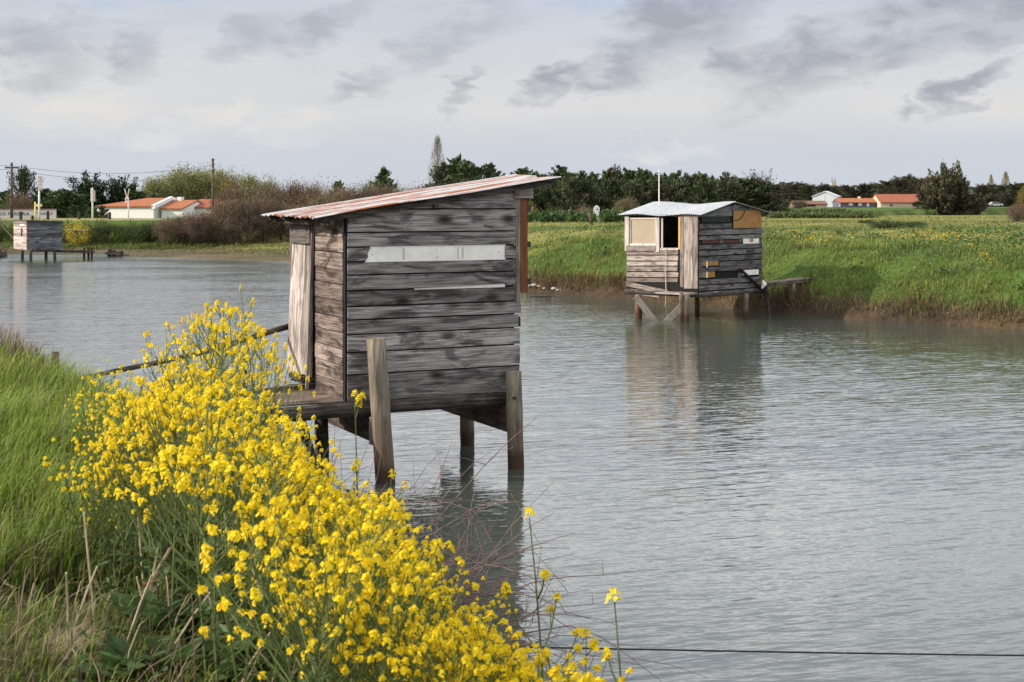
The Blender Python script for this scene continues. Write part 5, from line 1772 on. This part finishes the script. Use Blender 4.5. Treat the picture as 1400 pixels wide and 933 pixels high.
# car beside the far trees
Yc = 330; xc = bx(1361, Yc); cz = gz(xc, Yc)
car = empty('parked_car', (xc, Yc, cz + .05))
bd = MB().plate([(-1.9, .30), (1.9, .30), (2.0, .55), (1.95, .85), (1.1, .95), (.55, 1.42), (-1.1, 1.45), (-1.7, .98), (-2.0, .90), (-2.02, .5)], 'y', -.82, .82)
bd.build('body', M['car_paint'], car, bevel=.05)
MB().plate([(.92, .97), (.50, 1.34), (-1.02, 1.37), (-1.5, .99)], 'y', -.835, .835).build('side_window', M['glass_dark'], car)
for sx in (-1.25, 1.25):
    for sy in (-.80, .80):
        MB().tube([(sx, sy - .09, .31), (sx, sy + .09, .31)], .31, 12).build('wheel', M['rubber'], car)
car.scale = (.8, .8, .75)
tag(car, 'small white car parked before the distant dark trees', 'car')

# jetty stub, shore post, stones, floating plank, pontoon end
jt = empty('jetty_stub', (bx(155, 80.4), 80.4, 0))
x0_, x1_ = bx(145, 80.4) - jt.location.x, bx(166, 80.4) - jt.location.x
MB().box((x0_, -.3, .10), (x1_, .5, .28), .04).build('deck', M['beam_x'], jt)
for k, px in enumerate((150, 156)): MB().tube([(bx(px, 80.4) - jt.location.x, -.1, -.6), (bx(px, 80.4) - jt.location.x, -.1, .42 - .05 * k)], .12, 7).build('pile', M['beam_x'], jt)
tag(jt, 'low dark timber jetty stub at the tip of the spit', 'jetty')
r = empty('mooring_post', (bx(164.5, 79.6), 79.6, 0)); MB().tube([(0, 0, -.6), (0, 0, .36)], .05, 6).build('shaft', M['beam_x'], r); tag(r, 'thin dark post in the water beside the jetty stub', 'post')
r = empty('pontoon', (bx(-8, 79), 79, 0)); MB().hexa([(-1.0, -.4, .05), (.62, -.4, .02), (.62, .4, .02), (-1.0, .4, .05), (-1.0, -.4, .2), (.52, -.4, .32), (.52, .4, .32), (-1.0, .4, .2)]).build('deck', M['beam_x'], r)
MB().tube([(.45, -.3, -.5), (.40, -.3, .5)], .07, 6).build('pile', M['beam_x'], r); tag(r, 'dark pontoon end just left of the small far hut', 'pontoon')
for i, (px, py, s) in enumerate(((718, 397, .07), (730, 397.5, .10), (737, 398, .08), (757, 398.5, .10), (763, 399.5, .07), (744, 398.5, .06), (724, 398, .05))):
    p = ground_at(px, py, 30)
    if p is None: continue
    bm = bmesh.new(); bmesh.ops.create_icosphere(bm, subdivisions=2, radius=s)
    for v in bm.verts: v.co *= random.uniform(.75, 1.15); v.co.z *= .6
    me = bpy.data.meshes.new('shore_stone'); bm.to_mesh(me); bm.free()
    o = link('shore_stone', me, M['stone']); o.location = p + Vector((0, 0, s * .25)); o.rotation_euler = (0, 0, i)
    tag(o, 'pale stone at the water edge of the opposite bank', 'stone', 'pale stones along the opposite shore')
fp = MB().box((-.55, -.07, -.02), (.55, .07, .035), .015).build('floating_plank', M['beam_x']); fp.location = P(747, 406, EYE * F / 134); fp.location.z = .0
tag(fp, 'dark plank floating near the opposite shore', 'plank')
# stake on the near bank
p = P(75.5, 524, 15.3); r = empty('bank_stake', (p.x, p.y, gz(p.x, p.y)))
MB().tube([(0, 0, -.3), (.0, 0, zat(481, 15.3) - r.location.z)], [.045, .04], 8).build('shaft', M['post_z'], r); tag(r, 'short grey stake on the near bank beside the hut handrail', 'stake')
r = empty('bank_stake', tuple(w2l(H1, (0, 0, 0)) * 0 + Vector((bx(337, 16.2), 16.2, 0)))); MB().tube([(0, 0, -.6), (-.02, 0, zat(486, 16.2))], [.035, .025], 7).build('shaft', M['beam_x'], r)
tag(r, 'thin upright stick standing in the water under the handrail', 'stick')
# cable over the water
a = Vector((-.1, 8.3, zat(884, 8.3))); b = Vector((16, 9.5, .31))
st1 = empty('bank_stake', (a.x, a.y, gz(a.x, a.y))); MB().tube([(0, 0, -.4), (0, 0, a.z - st1.location.z + .05)], .03, 7).build('shaft', M['post_z'], st1); tag(st1, 'small stake under the yellow flowers where the black cable is tied', 'stake')
st2 = empty('bank_stake', (b.x, b.y, 0)); MB().tube([(0, 0, -1.2), (0, 0, .42)], .05, 7).build('shaft', M['post_z'], st2); tag(st2, 'stake out in the water holding the far end of the black cable', 'stake')
o = MB().tube([a.lerp(b, t) - Vector((0, 0, .10 * 4 * t * (1 - t))) for t in np.linspace(0, 1, 24)], .0055, 6).build('cable', M['cable']); tag(o, 'thin black cable stretched low over the water', 'cable')


# ------------------------------------------------------------------ the yellow flowers
def mustard_proto(seed, nbr=13, fs=1.0, straight=False, reach=1.0):
    g = np.random.default_rng(seed)
    st, FQ, FC, LQ, LC = MB(), [], [], [], []
    H = 1.0
    bend = g.normal(0, .10, 2) * (.6 if straight else 1)
    axis = lambda t: np.array([bend[0] * t * t, bend[1] * t * t, H * t])
    st.tube([axis(t) for t in np.linspace(-.06, 1, 7)], [.0062 * (1 - .7 * max(t, 0)) for t in np.linspace(-.06, 1, 7)], 5, False)

    def raceme(p, d, size):
        size = size * fs
        k = int(g.integers(11, 19))
        d = d / np.linalg.norm(d)
        top = p
        for q in range(k):
            a = q * 2.4 + g.random()
            rr = size * (.35 + .65 * q / k) * g.uniform(.7, 1.1)
            side = unit(np.cross(d, [.3, .2, .9]) + 1e-6); oth = np.cross(d, side)
            c = top - d * size * 1.35 * (q / k) * g.uniform(.6, 1.2) + (side * math.cos(a) + oth * math.sin(a)) * rr
            nrm = unit((side * math.cos(a) + oth * math.sin(a)) * .8 + d * .8 + g.standard_normal(3) * .2)
            e1 = unit(np.cross(nrm, [.1, .9, .3])); e2 = np.cross(nrm, e1)
            ps = g.uniform(.0078, .0108) * fs
            rot = g.random() * PI
            for m in range(4):
                t = rot + m * PI / 2
                dr = e1 * math.cos(t) + e2 * math.sin(t)
                pc = c + dr * ps * .62 + nrm * ps * .12
                FQ.append(leaf_quads(pc[None], dr[None], nrm[None], [ps * 1.35], [ps * 1.15])[0])
                FC.append(np.array((.93, .725, .012)) * g.uniform(.88, 1.07) * np.array([1, g.uniform(.92, 1.06), 1]))
        for q in range(5):     # buds
            c = top + d * size * g.uniform(.0, .45) + g.standard_normal(3) * size * .22
            FQ.append(leaf_quads(c[None], (d + g.standard_normal(3) * .3)[None], g.standard_normal((1, 3)), [.0075], [.0045])[0])
            FC.append(np.array((.50, .46, .05)))

    for b in range(nbr):
        t = g.uniform(.42, .96) if b else 1.0
        p0 = axis(t)
        az = b * 2.4 + g.normal(0, .4)
        ln = ((1.06 - t) * g.uniform(.55, 1.0) + .09) * reach
        if b == 0:
            p2 = axis(1.0) + np.array([0, 0, .03]); d = np.array([bend[0], bend[1], 1.0])
        else:
            out = np.array([math.cos(az), math.sin(az), 0])
            p1 = p0 + out * ln * .36 + np.array([0, 0, ln * .36])
            p2 = p0 + out * ln * .58 + np.array([0, 0, ln * .88])
            d = p2 - p1
            st.tube([p0, p1, p2], [.0034, .0027, .0016], 4, False)
            # side shoot
            if g.random() < .75:
                az2 = az + g.normal(0, 1.0); o2 = np.array([math.cos(az2), math.sin(az2), 0]); l2 = ln * g.uniform(.4, .7)
                p3 = p1 + o2 * l2 * .55 + np.array([0, 0, l2 * .6])
                st.tube([p1, p3], [.0022, .0013], 4, False)
                raceme(p3, p3 - p1, g.uniform(.016, .024))
            # pods under the flowers
            for q in range(4):
                c = p1 + (p2 - p1) * g.uniform(.2, .8) + g.standard_normal(3) * .008
                LQ.append(leaf_quads(c[None], np.array([[0, 0, 1.0]]) + g.standard_normal((1, 3)) * .4, g.standard_normal((1, 3)), [.022], [.0028])[0]); LC.append(np.array((.10, .14, .04)))
        raceme(p2, d, g.uniform(.018, .028))
    for q in range(26):        # leaves
        t = g.uniform(.08, .62); p = axis(t); az = g.random() * 2 * PI
        L_ = .12 * (1.1 - t) * g.uniform(.5, 1.2)
        d = np.array([math.cos(az), math.sin(az), g.uniform(-.2, .7)])
        LQ.append(leaf_quads((p + d * L_ * .6)[None], d[None], (np.array([0, 0, 1.0]) + g.standard_normal(3) * .4)[None], [L_], [L_ * .34])[0])
        LC.append(np.array((.065, .115, .03)) * g.uniform(.6, 1.3))
    return st.mesh('stem'), quads_mesh('blossom', np.array(FQ), np.array(FC)), quads_mesh('foliage', np.array(LQ), np.array(LC))


petal = foliage('yellow_petal', .38, .6, .08)
MUST = [mustard_proto(200 + k, nbr=21, fs=.80) for k in range(8)]
MTHIN = [mustard_proto(300 + k, nbr=9, fs=.74, reach=.75) for k in range(4)]


def mustard(x, y, h, label, group, pool=None, lean=None, wide=1.0):
    z = gz(x, y)
    r = empty('mustard_plant', (x, y, z), random.uniform(0, 2 * PI))
    # the flowers keep their size: short plants are young ones with fewer branches, so scale stays near 1
    st, bl, lf = random.choice(pool or MUST)
    k = h
    r.scale = (k * wide, k * wide, k)
    if lean is None: lean = (random.gauss(0, .10), random.gauss(0.04, .10))
    r.rotation_euler = (lean[0], lean[1], random.uniform(0, 2 * PI))
    link('stem', st, M['stem'], r); link('foliage', lf, M['leaf'], r); link('blossom', bl, petal, r)
    tag(r, label, 'flower', group)
    return r


# outline of the mass in the photo: how high it reaches at each column
OX = [60, 95, 125, 150, 200, 235, 270, 300, 340, 375, 392, 410, 440, 480, 530, 570, 610, 650, 700, 725, 760, 800, 830]
OY = [720, 640, 560, 520, 455, 425, 405, 388, 385, 395, 470, 520, 545, 590, 635, 660, 690, 725, 765, 800, 850, 905, 940]
GM = 'yellow mustard plants of the dense flowering clump'
DX = [60, 100, 125, 150, 200, 250, 300, 350, 390, 430, 480, 530, 600, 650, 700, 760, 800, 830]
DY = [740, 680, 625, 585, 535, 510, 500, 540, 600, 635, 652, 686, 745, 795, 845, 895, 928, 965]
OX = [60, 95, 125, 150, 200, 235, 270, 300, 340, 375, 392, 410, 440, 480, 530, 570, 610, 650, 700, 725, 760, 800, 830]
OY = [720, 640, 560, 520, 455, 425, 405, 388, 385, 395, 470, 520, 545, 590, 635, 660, 690, 725, 765, 800, 850, 905, 940]
GM = 'yellow mustard plants of the dense flowering clump'
DX = [60, 100, 125, 150, 200, 250, 300, 350, 390, 430, 480, 530, 600, 650, 700, 760, 800, 830]
DY = [700, 640, 600, 570, 535, 515, 500, 515, 550, 590, 635, 680, 742, 790, 845, 900, 935, 970]
OX = [60, 95, 125, 150, 200, 235, 270, 300, 340, 375, 392, 410, 440, 480, 530, 570, 610, 650, 700, 725, 760, 800, 830]
OY = [700, 610, 560, 520, 455, 425, 405, 390, 392, 410, 500, 535, 560, 600, 640, 665, 695, 730, 770, 800, 850, 905, 940]
cnt, tries = 0, 0
while cnt < 262 and tries < 60000:
    tries += 1
    Y = 3.9 * (12.2 / 3.9) ** (random.random() ** 1.15)
    px = random.uniform(150 if Y > 5.5 else 180, 800)
    X = bx(px, Y)
    s = float(s_near(np.array([X]), np.array([Y]))[0])
    smax = float(np.interp(Y, [3.9, 4.3, 5, 6, 8, 12], [1.6, 1.75, 1.95, 2.2, 2.45, 2.0]))
    if not (.06 < s < smax): continue
    z = gz(X, Y)
    thin = random.random() < .22
    tx_, ty_ = (OX, OY) if thin else (DX, DY)
    rpx = .30 / Y * F
    hmax = zat(max(np.interp(px, tx_, ty_), np.interp(px + rpx, tx_, ty_) - (.10 / Y * F)), Y) - z
    if hmax < .35: continue
    h = min(1.5, hmax) * random.uniform(.66, 1.0) / 1.05
    h = min(h, 1.35 if Y > 6.5 else 1.12)
    if s < .75 and random.random() < .35: continue
    mustard(X, Y, h, 'yellow flowering mustard plant in the dense clump along the near bank', GM, MTHIN if thin else MUST, (random.gauss(0, .07), random.gauss(.03, .07)))
    cnt += 1
print('mustard', cnt, tries)
for k in range(20):
    Y = random.uniform(8.2, 11.2); px = random.uniform(215, 385); X = bx(px, Y)
    z = gz(X, Y); top = np.interp(px, OX, OY) + random.uniform(4, 70)
    if z < .1: continue
    mustard(X, Y, (zat(top, Y) - z) / 1.1, 'tall thin mustard plant rising above the far end of the dense clump', 'tall thin mustard plants above the clump', MTHIN, (random.gauss(0, .07), random.gauss(.03, .07)), .62)
GY2 = 'short thin mustard plants at the grass edge'
for k in range(26):
    for _ in range(200):
        Y = random.uniform(5.6, 9.5); px = random.uniform(115, 250); X = bx(px, Y)
        s = float(s_near(np.array([X]), np.array([Y]))[0])
        if 1.8 < s < 2.5: break
    mustard(X, Y, random.uniform(.40, .68), 'thin short mustard plant at the edge between grass and the dense clump', GY2, MTHIN)
# singled-out stems
mustard(bx(866, 4.6), 4.6, zat(828, 4.6) - gz(bx(866, 4.6), 4.6), 'lone mustard stem leaning over the open water, apart from the clump', None, [mustard_proto(401, reach=0.33999999999999997, fs=.8, straight=True, nbr=4)], (0, .0))
mustard(bx(748, 6.4), 6.4, zat(712, 6.4) - gz(bx(748, 6.4), 6.4), 'tall thin mustard stem reaching above the clump before the water', None, [mustard_proto(402, reach=0.42, fs=.8, straight=True, nbr=5)], (0, .0))
mustard(bx(795, 5.4), 5.4, zat(880, 5.4) - gz(bx(795, 5.4), 5.4), 'slim mustard stem with one flower head just above the black cable', None, [mustard_proto(403, reach=0.42, fs=.8, straight=True, nbr=3)], (0, .02))
mustard(bx(490, 9.0), 9.0, zat(545, 9.0) - gz(bx(490, 9.0), 9.0), 'thin mustard plant in front of the thick leaning post', None, [mustard_proto(404, reach=0.4, fs=.8, straight=True, nbr=5)], (0, 0))
mustard(bx(352, 9.6), 9.6, (zat(384, 9.6) - gz(bx(352, 9.6), 9.6)) / 1.05, 'tallest thin mustard stem, with tiny heads beside the white door', None, [mustard_proto(405, reach=0.4, fs=.6, straight=True, nbr=6)], (0, .03), .6)


# ------------------------------------------------------------------ dry brambles over the water's edge
def bramble_mesh(seed, n=16):
    g = np.random.default_rng(seed)
    mb = MB()
    for k in range(n):
        az = g.uniform(-.9, 1.1); el = R(g.uniform(20, 80)); ln = g.uniform(.5, 1.3)
        p = g.standard_normal(3) * np.array([.15, .15, 0]); d = np.array([math.cos(az) * math.cos(el), math.sin(az) * math.cos(el), math.sin(el)])
        pts = [p]
        for q in range(7):
            d = d + np.array([0, 0, -.14]) + g.standard_normal(3) * .13; d = d / np.linalg.norm(d)
            p = p + d * ln / 7; pts.append(p)
        mb.tube(pts, [.0046 * (1 - .7 * q / 7) for q in range(8)], 4, False)
        for q in range(3):
            i = int(g.integers(2, 7)); d2 = g.standard_normal(3) + np.array([.3, 0, .4]); d2 /= np.linalg.norm(d2); l2 = g.uniform(.1, .35)
            a = pts[i]; mb.tube([a, a + d2 * l2 * .5, a + d2 * l2 + np.array([0, 0, -.03])], [.0022, .0017, .001], 3, False)
    return mb.mesh('bare_twigs')


M['bramble'] = plain('purple_brown_twig', (.21, .145, .13), .8, .35, 20)
BR = [bramble_mesh(500 + k) for k in range(5)]
for i, (px, Y, sc) in enumerate(((455, 10.8, 1.0), (490, 10.5, 1.25), (525, 10.2, 1.2), (555, 9.8, 1.15), (580, 9.6, 1.0), (600, 9.3, .8), (420, 11.4, 1.0), (545, 10.3, 1.2), (600, 9.6, .9), (500, 9.8, 1.1))):
    X = bx(px, Y)
    o = link('dry_bramble', BR[i % 5], M['bramble']); o.location = (X, Y, max(gz(X, Y), -.05)); o.scale = (sc * 1.25,) * 3; o.rotation_euler = (0, 0, random.uniform(-.6, .9))
    tag(o, 'bare purple-brown bramble twigs arching over the water below the near hut', 'bramble', 'bare brambles between the flowers and the near hut')


def dock_mesh(seed):
    g = np.random.default_rng(seed)
    Q, C = [], []
    for k in range(12):
        az = g.random() * 2 * PI; el = g.uniform(.2, 1.1); L_ = g.uniform(.10, .2)
        d = np.array([math.cos(az) * math.cos(el), math.sin(az) * math.cos(el), math.sin(el)])
        s = unit(np.cross(d, [0, 0, 1])); n_ = np.cross(s, d)
        a = d * .04; cols = np.array((.05, .095, .028)) * g.uniform(.7, 1.4)
        pass
        for (t0, t1, w0, w1) in ((0, .35, .12, .30), (.35, .7, .30, .24), (.7, 1, .24, .02)):
            for sg in (-1, 1):
                p = lambda t, w: a + d * L_ * t - n_ * L_ * .35 * t * t + s * sg * w * L_ + n_ * w * L_ * .25
                q = [a + d * L_ * t0 - n_ * L_ * .35 * t0 * t0, p(t0, w0), p(t1, w1), a + d * L_ * t1 - n_ * L_ * .35 * t1 * t1]
                Q.append(q); C.append(cols)
    return quads_mesh('leaves', np.array(Q), np.array(C))


DK = [dock_mesh(600 + k) for k in range(3)]
for i, (px, py) in enumerate(((300, 905), (235, 900), (345, 880), (175, 915), (270, 850), (380, 915), (205, 850), (322, 830))):
    p = ground_at(px, py + 25, 2.5)
    if p is None: continue
    o = link('broadleaf_weed', DK[i % 3], M['leaf']); o.location = p; o.scale = (1.1,) * 3; o.rotation_euler = (0, 0, i * 1.3)
    tag(o, 'dark green broad-leaved weed among the dead stalks below the flowers', 'weed', 'broad-leaved weeds below the flowers')
# tuft of dead straw
g_ = np.random.default_rng(77)
p = ground_at(88, 900, 2.5); n = 220
me = blades_mesh('straw_tuft', np.stack([g_.normal(0, .07, n), g_.normal(0, .07, n), g_.uniform(0, .05, n)], 1), g_.uniform(.06, .16, n), g_.uniform(.002, .004, n), g_.uniform(.8, 2.6, n), g_.normal(.4, 1.2, n), jit((.25, .19, .11), n), jit((.46, .38, .25), n))
o = link('straw_tuft', me, M['twig']); o.location = p; o.scale = (.6, .6, .6); tag(o, 'matted tuft of pale dead straw on the bare soil', 'straw')
for i in range(16):
    px, py = random.uniform(60, 330), random.uniform(800, 940)
    p = ground_at(px, py, 2.5)
    h = random.uniform(.18, .42); lx, ly = random.gauss(.08, .1), random.gauss(0, .08)
    o = MB().tube([(0, 0, -.03), (lx * .6, ly * .5, h * .6), (lx, ly, h)], [.0055, .005, .004], 5).build('cut_stalk', M['straw'] if 'straw' in M else M.setdefault('straw', plain('straw_stalk', (.42, .35, .24), .8, .3, 20)))
    o.location = p; tag(o, 'pale dead stalk standing in the litter below the flowers', 'stalk', 'pale dead stalks below the flowers')
